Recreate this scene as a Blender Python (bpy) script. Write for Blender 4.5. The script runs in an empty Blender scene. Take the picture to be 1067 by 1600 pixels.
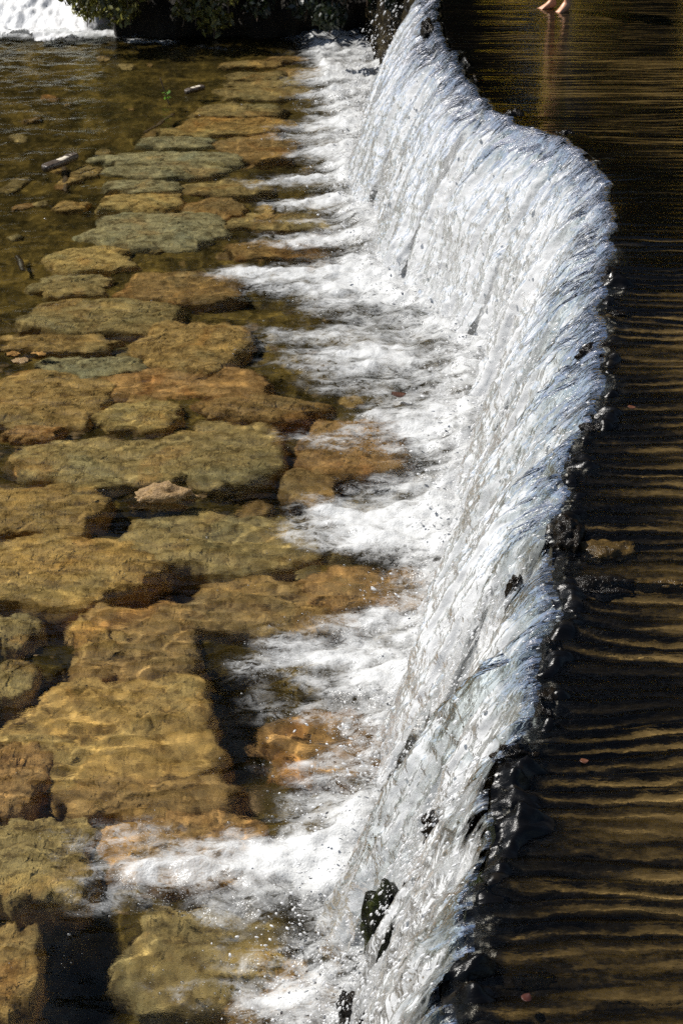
import bpy, bmesh, math, random
import numpy as np
from mathutils import Vector, Matrix

random.seed(7)
RNG = np.random.default_rng(11)
scene = bpy.context.scene
COL = scene.collection
R = math.radians

# ------------------------------------------------------------------ camera model
F, PW, PH = 2500.0, 1067.0, 1600.0          # focal length and frame in photo pixels
PITCH = R(28.9)
CAM_Z = 4.95                                # above the lower pool (z = 0)
CREST = 1.5                                 # height of the weir crest

def ray(px, py):
    a, b = (px - PW / 2) / F, -(py - PH / 2) / F
    c, s = math.cos(PITCH), math.sin(PITCH)
    return Vector((a, c + b * s, -s + b * c))

def at(px, py, z):                          # where the line of sight meets a level
    d = ray(px, py)
    k = (z - CAM_Z) / d.z
    return Vector((d.x * k, d.y * k, z))

def yat(py, z):
    return at(PW / 2, py, z).y

cam_d = bpy.data.cameras.new('camera')
cam = bpy.data.objects.new('camera', cam_d)
COL.objects.link(cam)
cam.location = (0, 0, CAM_Z)
cam.rotation_euler = (R(90) - PITCH, 0, 0)
cam_d.sensor_fit = 'VERTICAL'
cam_d.sensor_height = 36.0
cam_d.lens = F / PH * 36.0
cam_d.clip_end = 3000
cam_d.dof.use_dof = True
cam_d.dof.focus_distance = 7.5
cam_d.dof.aperture_fstop = 9.0
scene.camera = cam

# ------------------------------------------------------------------ noise (vectorised)
def _hash(ix, iy, iz, seed):
    h = (ix.astype(np.int64) * 374761393 + iy.astype(np.int64) * 668265263 + iz.astype(np.int64) * 2147483647 + seed * 974634777) & 0xFFFFFFFF
    h = ((h ^ (h >> 13)) * 1274126177) & 0xFFFFFFFF
    h = ((h ^ (h >> 15)) * 2246822519) & 0xFFFFFFFF
    return (h ^ (h >> 16)) & 0xFFFF

def pn(x, y, z=0.0, seed=0):
    """gradient noise, about -1..1"""
    x, y, z = np.broadcast_arrays(np.asarray(x, float), np.asarray(y, float), np.asarray(z, float))
    x0, y0, z0 = np.floor(x), np.floor(y), np.floor(z)
    fx, fy, fz = x - x0, y - y0, z - z0
    u, v, w = (t * t * t * (t * (t * 6 - 15) + 10) for t in (fx, fy, fz))
    flat = not np.any(fz)
    def g(dx, dy, dz):
        h = _hash(x0 + dx, y0 + dy, z0 + dz, seed)
        a = h * (2 * np.pi / 65536.0)
        if flat:
            return np.cos(a) * (fx - dx) + np.sin(a) * (fy - dy)
        c = ((h * 7919) & 0xFFFF) / 32768.0 - 1.0
        s = np.sqrt(np.maximum(0, 1 - c * c))
        return s * np.cos(a) * (fx - dx) + s * np.sin(a) * (fy - dy) + c * (fz - dz)
    def lerp(a, b, t): return a + (b - a) * t
    A = lerp(lerp(g(0, 0, 0), g(1, 0, 0), u), lerp(g(0, 1, 0), g(1, 1, 0), u), v)
    if flat:
        return A * 1.5
    B = lerp(lerp(g(0, 0, 1), g(1, 0, 1), u), lerp(g(0, 1, 1), g(1, 1, 1), u), v)
    return lerp(A, B, w) * 1.5

def fbm(x, y, z=0.0, o=4, seed=0, gain=.5):
    t, a = 0.0, 1.0
    for k in range(o):
        t = t + a * pn(np.asarray(x) * 2 ** k, np.asarray(y) * 2 ** k, np.asarray(z) * 2 ** k, seed + k * 17)
        a *= gain
    return t

def ridged(x, y, z=0.0, seed=0):
    return 1 - 2 * np.abs(pn(x, y, z, seed))

def sstep(a, b, x):
    t = np.clip((x - a) / (b - a), 0, 1)
    return t * t * (3 - 2 * t)

# ------------------------------------------------------------------ mesh helpers
def mesh_from(name, V, Q, mat, parent=None, smooth=True, attrs=None, loc=None):
    """V n x 3, Q faces (m x 3 or m x 4); one mesh object"""
    V = np.asarray(V, np.float32); Q = np.asarray(Q, np.int32)
    me = bpy.data.meshes.new(name)
    me.vertices.add(len(V)); me.vertices.foreach_set('co', V.ravel())
    k = Q.shape[1]
    me.loops.add(Q.size); me.loops.foreach_set('vertex_index', Q.ravel())
    me.polygons.add(len(Q))
    me.polygons.foreach_set('loop_start', np.arange(0, Q.size, k, dtype=np.int32))
    me.polygons.foreach_set('use_smooth', np.full(len(Q), smooth, bool))
    for an, av in (attrs or {}).items():
        av = np.asarray(av, np.float32)
        if av.ndim == 1:
            me.attributes.new(an, 'FLOAT', 'POINT').data.foreach_set('value', av)
        else:
            me.attributes.new(an, 'FLOAT_VECTOR', 'POINT').data.foreach_set('vector', av.ravel())
    me.update(calc_edges=True)
    me.validate()
    if mat: me.materials.append(mat)
    o = bpy.data.objects.new(name, me)
    COL.objects.link(o)
    if loc is not None: o.location = loc
    if parent is not None: o.parent = parent
    return o

def grid_faces(h, w, keep=None):
    i = np.arange(h * w).reshape(h, w)
    q = np.stack([i[:-1, :-1], i[:-1, 1:], i[1:, 1:], i[1:, :-1]], -1).reshape(-1, 4)
    if keep is not None:
        k = keep[:-1, :-1] | keep[:-1, 1:] | keep[1:, 1:] | keep[1:, :-1]
        q = q[k.ravel()]
    return q

def grid(name, P, mat, keep=None, attrs=None, parent=None):
    h, w = P.shape[:2]
    q = grid_faces(h, w, keep)
    at_ = {k: (v.reshape(-1, 3) if v.ndim == 3 else v.ravel()) for k, v in (attrs or {}).items()}
    V = P.reshape(-1, 3)
    if keep is not None:
        used = np.zeros(len(V), bool); used[q.ravel()] = True
        idx = np.cumsum(used) - 1
        V = V[used]; q = idx[q]; at_ = {k: v[used] for k, v in at_.items()}
    return mesh_from(name, V, q, mat, parent, True, at_)

def tag(o, label=None, cat=None, group=None, kind=None):
    if label: o['label'] = label
    if cat: o['category'] = cat
    if group: o['group'] = group
    if kind: o['kind'] = kind
    return o

def empty(name, loc, rz=0.0):
    o = bpy.data.objects.new(name, None)
    COL.objects.link(o)
    o.location = loc; o.rotation_euler = (0, 0, rz)
    return o

def perspective_rows(y0, y1, k):
    """row positions whose spacing grows with the distance"""
    out = [y0]
    while out[-1] < y1:
        out.append(out[-1] + k * math.hypot(out[-1], 3.5))
    return np.array(out)

# ------------------------------------------------------------------ node helpers
class NT:
    def __init__(s, name):
        s.m = bpy.data.materials.new(name); s.m.use_nodes = True
        s.t = s.m.node_tree; s.t.nodes.clear()
        s.out = s.t.nodes.new('ShaderNodeOutputMaterial')
    def n(s, kind, **kw):
        nd = s.t.nodes.new('ShaderNode' + kind)
        for k, v in kw.items():
            if k in nd.inputs.keys() or k in nd.inputs:
                pass
            if hasattr(nd, k): setattr(nd, k, v)
        return nd
    def link(s, a, b): s.t.links.new(a, b)
    def set(s, sock, v):
        if hasattr(v, 'is_output') or isinstance(v, bpy.types.NodeSocket): s.link(v, sock)
        else: sock.default_value = v
    def math(s, op, a, b=0.0, c=0.0, clamp=False):
        nd = s.n('Math', operation=op); nd.use_clamp = clamp
        for i, v in enumerate((a, b, c)): s.set(nd.inputs[i], v)
        return nd.outputs[0]
    def attr(s, name, vec=False):
        nd = s.n('Attribute'); nd.attribute_name = name
        return nd.outputs['Vector'] if vec else nd.outputs['Fac']
    def pos(s): return s.n('NewGeometry').outputs['Position']
    def objco(s): return s.n('TexCoord').outputs['Object']
    def mapv(s, v, sc=(1, 1, 1), loc=(0, 0, 0)):
        nd = s.n('Mapping'); s.link(v, nd.inputs[0]); nd.inputs['Scale'].default_value = sc; nd.inputs['Location'].default_value = loc
        return nd.outputs[0]
    def noise(s, v, scale, detail=3.0, rough=.5, dist=0.0):
        nd = s.n('TexNoise'); s.link(v, nd.inputs['Vector'])
        nd.inputs['Scale'].default_value = scale; nd.inputs['Detail'].default_value = detail
        nd.inputs['Roughness'].default_value = rough; nd.inputs['Distortion'].default_value = dist
        return nd.outputs['Fac']
    def vor(s, v, scale, feature='F1'):
        nd = s.n('TexVoronoi', feature=feature); s.link(v, nd.inputs['Vector']); nd.inputs['Scale'].default_value = scale
        return nd.outputs['Distance']
    def ramp(s, fac, *stops):
        nd = s.n('ValToRGB'); s.link(fac, nd.inputs[0]); cr = nd.color_ramp
        while len(cr.elements) < len(stops): cr.elements.new(.5)
        for e, (p, c) in zip(cr.elements, stops):
            e.position = p; e.color = (c, c, c, 1) if not isinstance(c, tuple) else (*c, 1)
        return nd.outputs[0]
    def maprange(s, v, a, b, c=0.0, d=1.0, smooth=True):
        nd = s.n('MapRange'); nd.interpolation_type = 'SMOOTHSTEP' if smooth else 'LINEAR'
        s.set(nd.inputs[0], v)
        for i, q in enumerate((a, b, c, d)): s.set(nd.inputs[i + 1], q)
        return nd.outputs[0]
    def mixc(s, f, a, b, mode='MIX'):
        nd = s.n('Mix', data_type='RGBA', blend_type=mode)
        s.set(nd.inputs[0], f)
        for i, v in ((6, a), (7, b)): s.set(nd.inputs[i], (*v, 1) if isinstance(v, tuple) and len(v) == 3 else v)
        return nd.outputs[2]
    def bump(s, h, strength=.5, dist=.01, normal=None):
        nd = s.n('Bump'); s.link(h, nd.inputs['Height']); nd.inputs['Strength'].default_value = strength
        nd.inputs['Distance'].default_value = dist
        if normal is not None: s.link(normal, nd.inputs['Normal'])
        return nd.outputs[0]
    def bsdf(s, kind, color=None, rough=None, normal=None):
        nd = s.n('Bsdf' + kind)
        if color is not None: s.set(nd.inputs['Color'], (*color, 1) if isinstance(color, tuple) and len(color) == 3 else color)
        if rough is not None: s.set(nd.inputs['Roughness'], rough)
        if normal is not None: s.link(normal, nd.inputs['Normal'])
        return nd.outputs[0]
    def mix(s, f, a, b):
        nd = s.n('MixShader'); s.set(nd.inputs[0], f); s.link(a, nd.inputs[1]); s.link(b, nd.inputs[2])
        return nd.outputs[0]
    def fresnel(s, ior=1.33, normal=None):
        nd = s.n('Fresnel'); nd.inputs[0].default_value = ior
        if normal is not None: s.link(normal, nd.inputs['Normal'])
        return nd.outputs[0]
    def principled(s, color, rough=.6, normal=None, coat=0.0, spec=.5):
        nd = s.n('BsdfPrincipled')
        s.set(nd.inputs['Base Color'], (*color, 1) if isinstance(color, tuple) and len(color) == 3 else color)
        s.set(nd.inputs['Roughness'], rough)
        nd.inputs['Coat Weight'].default_value = coat
        nd.inputs['Coat Roughness'].default_value = .06
        nd.inputs['Specular IOR Level'].default_value = spec
        if normal is not None:
            s.link(normal, nd.inputs['Normal']); s.link(normal, nd.inputs['Coat Normal'])
        return nd
    def done(s, sh):
        s.link(sh, s.out.inputs['Surface']); return s.m

def plain(name, color, rough=.7, bscale=40, bstr=.4, var=.35, coat=0.0):
    m = NT(name); p = m.objco()
    n1 = m.noise(p, bscale, 4, .6)
    c = m.mixc(n1, tuple(x * (1 - var) for x in color), tuple(min(1, x * (1 + var)) for x in color))
    return m.done(m.principled(c, rough, m.bump(n1, bstr, .01), coat).outputs[0])

MAT = {}
CAUSTICS = True
#@MATERIALS
# ------------------------------------------------------------------ materials
def mat_stone():
    m = NT('algae_stone'); p = m.objco(); w = m.pos()
    oi = m.n('ObjectInfo')
    big = m.noise(w, 3.2, 5, .62, .6)
    mid = m.noise(m.mapv(w, (9, 13, 9)), 1.0, 5, .65, .8)
    fine = m.noise(w, 60, 4, .6)
    fleck = m.noise(m.mapv(w, (22, 40, 25)), 1.0, 4, .65, 1.0)
    base = oi.outputs['Color']
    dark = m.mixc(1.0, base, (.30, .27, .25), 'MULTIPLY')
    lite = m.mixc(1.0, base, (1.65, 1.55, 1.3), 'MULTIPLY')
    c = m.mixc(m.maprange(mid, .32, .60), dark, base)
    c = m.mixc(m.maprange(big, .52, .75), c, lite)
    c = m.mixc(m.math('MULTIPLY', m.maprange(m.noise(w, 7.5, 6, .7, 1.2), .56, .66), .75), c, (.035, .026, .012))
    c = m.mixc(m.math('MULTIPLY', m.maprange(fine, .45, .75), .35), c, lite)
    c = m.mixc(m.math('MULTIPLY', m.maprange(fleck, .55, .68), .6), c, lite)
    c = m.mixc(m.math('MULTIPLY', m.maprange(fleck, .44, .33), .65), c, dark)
    tint = m.noise(w, 1.7, 4, .6, .8)
    c = m.mixc(m.math('MULTIPLY', m.maprange(tint, .50, .66), .55), c, m.mixc(1.0, c, (.80, .95, 1.15), 'MULTIPLY'))
    c = m.mixc(m.math('MULTIPLY', m.maprange(tint, .46, .32), .6), c, m.mixc(1.0, c, (1.05, .80, .62), 'MULTIPLY'))
    h = m.math('ADD', m.math('MULTIPLY', mid, 1.0), m.math('MULTIPLY', fine, .12))
    return m.done(m.principled(c, .85, m.bump(h, .8, .035), 0.0, .0).outputs[0])

def mat_bed():
    m = NT('stream_bed'); w = m.pos()
    a = m.noise(w, 2.2, 6, .65, .7)
    f = m.noise(w, 28, 5, .65)
    c = m.ramp(m.math('ADD', m.math('MULTIPLY', a, .6), m.math('MULTIPLY', f, .4)), (.34, (.010, .008, .004)), (.48, (.06, .042, .014)), (.62, (.20, .13, .036)), (.74, (.28, .18, .055)))
    return m.done(m.principled(c, .9, m.bump(f, .8, .02), 0.0, .0).outputs[0])

def mat_pool():
    """clear water: refraction and mirror weighted by Fresnel"""
    m = NT('pool_water'); w = m.pos()
    n1 = m.noise(m.mapv(w, (9, 16, 9)), 1.0, 3, .55, .4)
    n2 = m.noise(m.mapv(w, (34, 60, 34)), 1.0, 3, .6, .3)
    h = m.math('ADD', m.math('MULTIPLY', n1, .7), m.math('MULTIPLY', n2, .16))
    n3 = m.noise(m.mapv(w, (75, 120, 75)), 1.0, 2, .6, .3)
    nb = m.bump(h, .55, .018)
    nb = m.bump(m.math('MULTIPLY', n3, m.attr('chop')), 1.0, .012, nb)
    g = m.n('BsdfGlass'); g.inputs['IOR'].default_value = 1.33; g.inputs['Roughness'].default_value = 0.0
    g.inputs['Color'].default_value = (.93, .95, .86, 1); m.link(nb, g.inputs['Normal'])
    return m.done(g.outputs[0])

def mat_pool_thin():
    m = NT('pool_water'); w = m.pos()
    n1 = m.noise(m.mapv(w, (9, 16, 9)), 1.0, 3, .55, .4)
    n2 = m.noise(m.mapv(w, (34, 60, 34)), 1.0, 3, .6, .3)
    h = m.math('ADD', m.math('MULTIPLY', n1, .7), m.math('MULTIPLY', n2, .16))
    nb = m.bump(h, .7, .022)
    t = m.bsdf('Transparent', (.93, .92, .84))
    return m.done(m.mix(m.fresnel(1.33, nb), t, m.bsdf('Glossy', (1, 1, 1), .03, nb)))

MAT['stone'] = mat_stone()
MAT['bed'] = mat_bed()
MAT['pool'] = mat_pool() if CAUSTICS else mat_pool_thin()

# ------------------------------------------------------------------ light, sky
SUN_EL, SUN_AZ = R(50), math.atan2(-.90, .42)
sd = bpy.data.lights.new('sun', 'SUN'); sd.energy = 5.0; sd.angle = R(.53); sd.color = (1, .965, .91)
so = bpy.data.objects.new('sun', sd); COL.objects.link(so)
sv = Vector((math.sin(SUN_AZ) * math.cos(SUN_EL), math.cos(SUN_AZ) * math.cos(SUN_EL), math.sin(SUN_EL)))
so.rotation_euler = sv.to_track_quat('Z', 'Y').to_euler()
so.location = (0, 0, 40)
if CAUSTICS: sd.cycles.is_caustics_light = True
wd = bpy.data.worlds.new('World'); scene.world = wd; wd.use_nodes = True
wt = wd.node_tree; wt.nodes.clear()
sk = wt.nodes.new('ShaderNodeTexSky'); sk.sky_type = 'NISHITA'; sk.sun_disc = False
sk.sun_elevation = SUN_EL; sk.sun_rotation = SUN_AZ % (2 * math.pi)
bg = wt.nodes.new('ShaderNodeBackground'); bg.inputs[1].default_value = .06
wo = wt.nodes.new('ShaderNodeOutputWorld')
wt.links.new(sk.outputs[0], bg.inputs[0]); wt.links.new(bg.outputs[0], wo.inputs[0])
scene.view_settings.view_transform = 'Standard'; scene.view_settings.look = 'None'
scene.view_settings.exposure = 0.42; scene.view_settings.gamma = 1.0
cy = scene.cycles
cy.max_bounces = 12; cy.transparent_max_bounces = 24; cy.transmission_bounces = 8; cy.glossy_bounces = 4; cy.diffuse_bounces = 3
cy.caustics_reflective = False; cy.caustics_refractive = True
cy.sample_clamp_indirect = .8
cy.sample_clamp_direct = 6.0; cy.blur_glossy = .5
cy.use_denoising = False
try: cy.denoiser = 'OPENIMAGEDENOISE'
except Exception: pass

# ------------------------------------------------------------------ weir line (plan): crest x as a function of y
_cr = [(640, -60), (662, -25), (683, 0), (684, 25), (683, 55), (715, 95), (742, 140), (775, 180), (805, 197), (850, 212), (895, 236), (930, 265), (952, 292),
       (957, 340), (955, 400), (945, 440), (938, 480), (943, 560), (940, 620), (912, 680), (885, 750), (868, 830), (870, 900),
       (866, 980), (845, 1045), (846, 1110), (792, 1190), (782, 1240), (772, 1330), (742, 1400), (735, 1480), (700, 1560), (690, 1600), (676, 1680), (660, 1800)]
_cw = sorted([(at(px, py, CREST).y, at(px, py, CREST).x) for px, py in _cr])
_cyy = np.array([a for a, b in _cw] + [24.5, 27.0]); _cxx = np.array([b for a, b in _cw] + [.3, .1])

def crest_x(y):
    y = np.asarray(y, float)
    x = np.interp(y, _cyy, _cxx)
    jag = .05 * pn(y * 2.3, 3.1) + .03 * np.sign(pn(y * 4.1, 7.7)) * np.abs(pn(y * 4.1, 7.7)) ** .5 + .012 * pn(y * 17, 1.3)
    return x + jag

def tab(pairs, z=CREST):                    # a table over the weir, given by rows of the photograph
    q = sorted((yat(py, z), v) for py, v in pairs)
    ys = np.array([a for a, _ in q]); vs = np.array([b for _, b in q])
    return lambda y: np.interp(y, ys, vs)

def smooth(ff, w=.25):
    return lambda y: sum(ff(np.asarray(y) + d * w) for d in (-1, -.5, 0, .5, 1)) / 5

# ------------------------------------------------------------------ lower pool: water, bed
def pool_wave(x, y):
    near = np.exp(-np.maximum(0, crest_x(np.asarray(y) * 1.0) - .9 - x) / .9)
    a = .012 * pn(x * 1.6 + 3, y * 2.4) + .0085 * pn(x * 3.2 + .4 * y, y * 6.0, 0, 5) + .0068 * pn(x * 7 + .8 * pn(x * 3, y * 3, 0, 8), y * 11 + .5 * pn(x * 4, y * 4, 0, 7), 0, 9) + .0017 * pn(x * 19, y * 28, 0, 19)
    b = .035 * pn(x * 3, y * 4, 0, 21) + .018 * pn(x * 8, y * 10, 0, 22)
    return a + near * b

ys = perspective_rows(3.3, 24.5, .0024)
xs = np.arange(-7.5, 1.6, .018)
Y, X = np.meshgrid(ys, xs, indexing='ij')
cxr = crest_x(ys)[:, None]
Zw = pool_wave(X, Y)
pool = grid('pool_water', np.stack([X, Y, Zw], -1), MAT['pool'], keep=X < cxr - .02, attrs={'chop': .30 * np.exp(-np.maximum(0, cxr - 1.0 - X) / .6) * (1 + pn(X * 2, Y * 3, 0, 24)) + .05 * np.maximum(0, pn(X * .9, Y * 1.3, 0, 23) - .15)})
tag(pool, kind='structure', label='clear shallow pool water over stones below the weir')
if CAUSTICS: pool.cycles.is_caustics_caster = True

PITS = [  # px, py, half width, half height, depth : the dark hollows between the stones
 (265,922,120,32,.6),(330,890,130,16,.3),(470,905,110,14,.4),(110,945,130,16,.45),(380,1090,85,80,.7),(112,1515,75,85,.75),(500,835,60,22,.4),(490,730,70,40,.45),(420,760,90,20,.4),(180,800,90,18,.4),(300,1235,80,26,.5),(100,1215,55,55,.5),
 (130,1075,75,28,.5),(60,970,110,20,.35),(430,660,60,14,.35),(380,540,40,26,.45),(360,470,50,10,.35),(250,590,60,12,.3),(400,310,70,8,.3),(440,255,60,6,.3),(330,265,90,6,.2),(240,245,90,6,.2),(250,205,90,22,.25),(180,240,50,20,.25),(420,400,60,7,.3),(480,600,90,14,.35),(60,520,60,14,.25),(400,615,60,12,.3),(60,740,110,14,.35),(100,860,100,10,.2),(20,1100,60,12,.3),(90,1450,90,14,.25),(560,1560,80,40,.3)]
def bed_z(x, y):
    z = -.27 + .07 * fbm(x * 1.3, y * 1.5, 0, 3, 31) + .035 * fbm(x * 4, y * 6, 0, 3, 33) + .015 * pn(x * 15, y * 19, 0, 34)
    wx_, wy_ = x + .10 * pn(x * 3, y * 3, 0, 35), y + .08 * pn(x * 3, y * 4, 0, 36)
    for px, py, rw, rh, d in PITS:
        c = at(px, py, -.1); rx = 1.0 * (at(px + rw, py, -.1).x - c.x); ry = 1.0 * (yat(py - rh, -.1) - yat(py + rh, -.1)) / 2
        z = z - d * (.6 if py < 820 else .85) * np.exp(-(((wx_ - c.x) / rx) ** 2 + ((wy_ - c.y) / ry) ** 2) ** 1.6)
    return z + .03 * sstep(-1.2, -3.2, x - .04 * (y - 10)) * sstep(9, 13, y)
ys = np.concatenate([np.arange(2.6, 9, .03), perspective_rows(9.0, 26, .006)])
xs = np.arange(-9, 2.4, .045)
Y, X = np.meshgrid(ys, xs, indexing='ij')
bed = grid('stream_bed', np.stack([X, Y, bed_z(X, Y)], -1), MAT['bed'])
tag(bed, kind='structure', label='dark gravelly bed of the pool')
if CAUSTICS: bed.cycles.is_caustics_receiver = True

# ------------------------------------------------------------------ submerged stones
OCH, OLV, GRY, BRN, GLD, ORG, YEL = (.42, .268, .112), (.375, .270, .128), (.40, .335, .200), (.35, .215, .095), (.455, .285, .112), (.42, .240, .105), (.50, .345, .145)
STONES = []
def stone(px, py, hw, hh, col, label, ztop=-.09, power=2.8, rot=0.0, rough=1.0, name='submerged_stone', group='stone slabs lying under the pool water', mat='stone'):
    k = len(STONES)
    c = at(px, py, ztop); a = at(px + hw, py, ztop)
    n0, n1 = yat(py - hh, ztop), yat(py + hh, ztop)
    hx, hy = (a.x - c.x) * 1.04, (n0 - n1) / 2 * 1.12
    cyy = (n0 + n1) / 2
    na, nr = 72, 16
    th = np.linspace(0, 2 * np.pi, na, endpoint=False)
    ct, st = np.cos(th), np.sin(th)
    sup = (np.abs(ct) ** power + np.abs(st) ** power) ** (-1 / power)
    sz = max(.2, min(hx, hy))
    out = sup * (1 + rough * (.22 * pn(ct * 1.2 + k * 7.3, st * 1.2, 0, 40) + .15 * pn(ct * 2.6, st * 2.6 + k * 3.7, 0, 41) + .06 * pn(ct * 8, st * 8 + k, 0, 42)))
    deep = .42 + ztop + .25
    prof = [(0, 0), (.12, 0), (.25, .0), (.38, 0), (.5, .003), (.62, .006), (.72, .006), (.82, .013), (.90, .024), (.95, .040), (.985, .065), (1.01, .10), (1.03, .16), (1.05, .26), (.98, .38), (.93, .6)]
    V = []
    for f, d in prof:
        x = out * f * hx * ct; y = out * f * hy * st
        V.append(np.stack([x, y, np.full(na, -d)], -1))
    P = np.stack(V)                                          # rings x na x 3
    gx, gy = P[..., 0] + c.x, P[..., 1] + cyy
    fade = np.clip(1 - np.array([d for _, d in prof]) / .3, .2, 1)[:, None]
    P[..., 2] += fade * rough * (.022 * pn(gx * 3.1, gy * 3.1 + k, 0, 43) + .009 * pn(gx * 9, gy * 9, 0, 44) + .004 * fbm(gx * 24, gy * 24, 0, 2, 45)) + .05 * rough * pn(gx * 1.2 + k * 3, gy * 1.2, 0, 46) - fade * .035 * np.maximum(0, ridged(gx * 2.3 + k * 1.7, gy * 3.1, 0, 47) - .72) * 3 + (np.floor(3 * pn(gx * 2.1 + k, gy * 2.1 + k * 2, 0, 48)) / 3) * .035 * fade
    zmax = -ztop - .03
    P[..., 2] = np.minimum(P[..., 2], zmax if ztop < 0 else 9)
    cs, sn = math.cos(rot), math.sin(rot)
    P[..., 0], P[..., 1] = P[..., 0] * cs - P[..., 1] * sn, P[..., 0] * sn + P[..., 1] * cs
    i = np.arange(len(prof) * na).reshape(len(prof), na); j = np.roll(i, -1, 1)
    q = np.stack([i[:-1], j[:-1], j[1:], i[1:]], -1).reshape(-1, 4)[:, ::-1]
    o = mesh_from(name, P.reshape(-1, 3), q[na:], MAT[mat], None, True, None, (c.x, cyy, ztop))
    # close the middle with a small fan
    bm = bmesh.new(); bm.from_mesh(o.data); bmesh.ops.remove_doubles(bm, verts=bm.verts, dist=1e-5)
    bmesh.ops.holes_fill(bm, edges=[e for e in bm.edges if e.is_boundary and all(v.co.z > -.12 for v in e.verts)], sides=0)
    loose = [v for v in bm.verts if not v.link_faces]; bmesh.ops.delete(bm, geom=loose, context='VERTS')
    for f in bm.faces: f.smooth = True
    bm.to_mesh(o.data); bm.free()
    v = .9 + .2 * random.random()
    o.color = (col[0] * v, col[1] * v, col[2] * v, 1)
    tag(o, label, 'stone', group)
    if CAUSTICS and ztop < 0: o.cycles.is_caustics_receiver = True
    STONES.append(o)
    return o

for a in [
 (395,108,48,5,OCH,'narrow ochre stone slab farthest up the row, in the shade of the bank'),
 (452,101,36,4,BRN,'thin brown stone sliver beside the farthest ochre slab under the bank'),
 (400,124,50,6,OLV,'slim olive stone slab next below the farthest ochre slab'),
 (500,122,58,8,OCH,'pale brown stone half under foam at the far foot of the waterfall'),
 (417,138,60,6,OLV,'long slim olive slab just above the broad olive one with a dark crack'),
 (418,155,76,10,OLV,'broad olive slab split by a thin dark crack, up the far row'),
 (375,178,66,11,OLV,'green olive slab directly above the bright ochre slab'),
 (372,202,84,12,GLD,'long bright ochre slab across the middle of the far stone row'),
 (291,215,47,6,YEL,'narrow yellow ochre stone at the tip of the dark drop-off line'),
 (277,231,56,9,GRY,'grey olive stone lying just under the narrow yellow one'),
 (405,238,62,17,BRN,'plain brown slab next to the grey olive stone, towards the foam'),
 (265,254,107,10,GRY,'long grey green plank-shaped slab level with the driftwood log'),
 (262,275,103,12,GRY,'second long grey green slab, below the plank-shaped one by the driftwood'),
 (137,276,24,8,OCH,'small ochre cobble beside the sunken stick'),
 (225,297,60,9,GRY,'short pale grey green slab under the two long ones'),
 (362,304,70,10,OLV,'olive stone ending at a dark hole beside the foam'),
 (220,325,64,15,YEL,'squarish golden stone with rough top in the middle of the far rows'),
 (112,330,26,6,OCH,'small flat ochre cobble off the end of the stone row'),
 (335,336,48,15,BRN,'dull brown stone beside the squarish golden stone'),
 (248,366,104,27,GRY,'large tapering grey green slab, widest of the far rows'),
 (440,352,80,12,OLV,'olive brown slab half covered by foam beside the tapering slab'),
 (140,410,70,18,YEL,'rounded yellow ochre stone below the tapering grey green slab'),
 (112,450,58,14,OLV,'dim olive stone under the rounded yellow ochre one'),
 (288,460,92,22,BRN,'wide smooth brown slab just short of the long foam tongue'),
 (450,395,85,14,BRN,'brown slab under the edge of the long foam tongue'),
 (152,499,110,26,OLV,'big streaky olive yellow slab with sharp lower edge'),
 (96,543,88,15,OCH,'flat ochre slab beside the small pink stones'),
 (300,546,82,36,OCH,'humped ochre grey stone with a dark pocket of water beside it'),
 (140,580,82,15,GRY,'thin grey slab with a pale tip below the flat ochre slab'),
 (290,608,118,26,ORG,'broad orange brown slab in the middle of the pool'),
 (75,632,105,40,OCH,'wide rippled ochre slab at the picture edge, above the blue reflections'),
 (222,652,70,20,YEL,'small bright golden stone below the broad orange brown slab'),
 (408,646,98,19,BRN,'flat brown slab pointing towards the falls under thin foam'),
 (55,682,44,11,ORG,'dark orange stone among blue reflections'),
 (352,712,86,46,OLV,'tall rounded olive slab above the dry orange rock'),
 (175,728,150,34,OLV,'long streaky olive yellow slab ending near the dry orange rock'),
 (70,805,90,36,OCH,'low ochre stone above the big golden brown boulder'),
 (482,766,42,26,BRN,'small round brown stone alone in dark water near the foam'),
 (560,700,80,40,ORG,'orange brown slab showing through foam at the foot of the falls'),
 (105,893,152,48,GLD,'big golden brown boulder with a web of light on it, above the dark channel'),
 (340,857,150,42,OLV,'smooth olive brown boulder above the dark channel'),
 (440,948,140,40,BRN,'long brown slab below the dark channel, reaching into foam'),
 (590,925,110,36,ORG,'brown slab between two foam swirls at the foot of the falls'),
 (215,1015,98,62,BRN,'brown boulder between the dark channel and the black pit'),
 (22,990,40,24,OLV,'olive stone at the picture edge beside the dark channel'),
 (18,1062,38,26,OLV,'yellowish olive stone at the picture edge under the dark channel'),
 (178,1155,152,82,GLD,'largest golden brown boulder, with dark mottling, beside the black pit'),
 (515,1175,100,52,ORG,'orange brown slab under scattered bubbles beside the black pit'),
 (22,1215,52,52,ORG,'orange boulder cut by the picture edge beside dark water'),
 (240,1255,130,34,BRN,'low brown slab behind the broad foam patch'),
 (55,1345,95,66,OLV,'olive ochre boulder cut by the picture edge, beside the broad foam patch'),
 (300,1335,130,56,ORG,'orange brown slab beneath the broad foam patch'),
 (20,1520,42,70,OCH,'ochre boulder in the bottom corner beside the black shadow pit'),
 (325,1500,135,72,OLV,'olive brown slab below the broad foam patch, with drifting bubbles'),
 (440,1570,90,60,BRN,'brown slab at the bottom edge close to the splash'),
]:
    px, py, hw, hh, col, lab = a
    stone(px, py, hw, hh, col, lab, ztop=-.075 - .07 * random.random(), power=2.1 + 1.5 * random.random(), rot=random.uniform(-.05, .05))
rub = []
for i in range(6):
    c0 = (.16 + .1 * random.random(), .10 + .05 * random.random(), .032)
    rub.append(c0)
PROTO = {}
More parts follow.
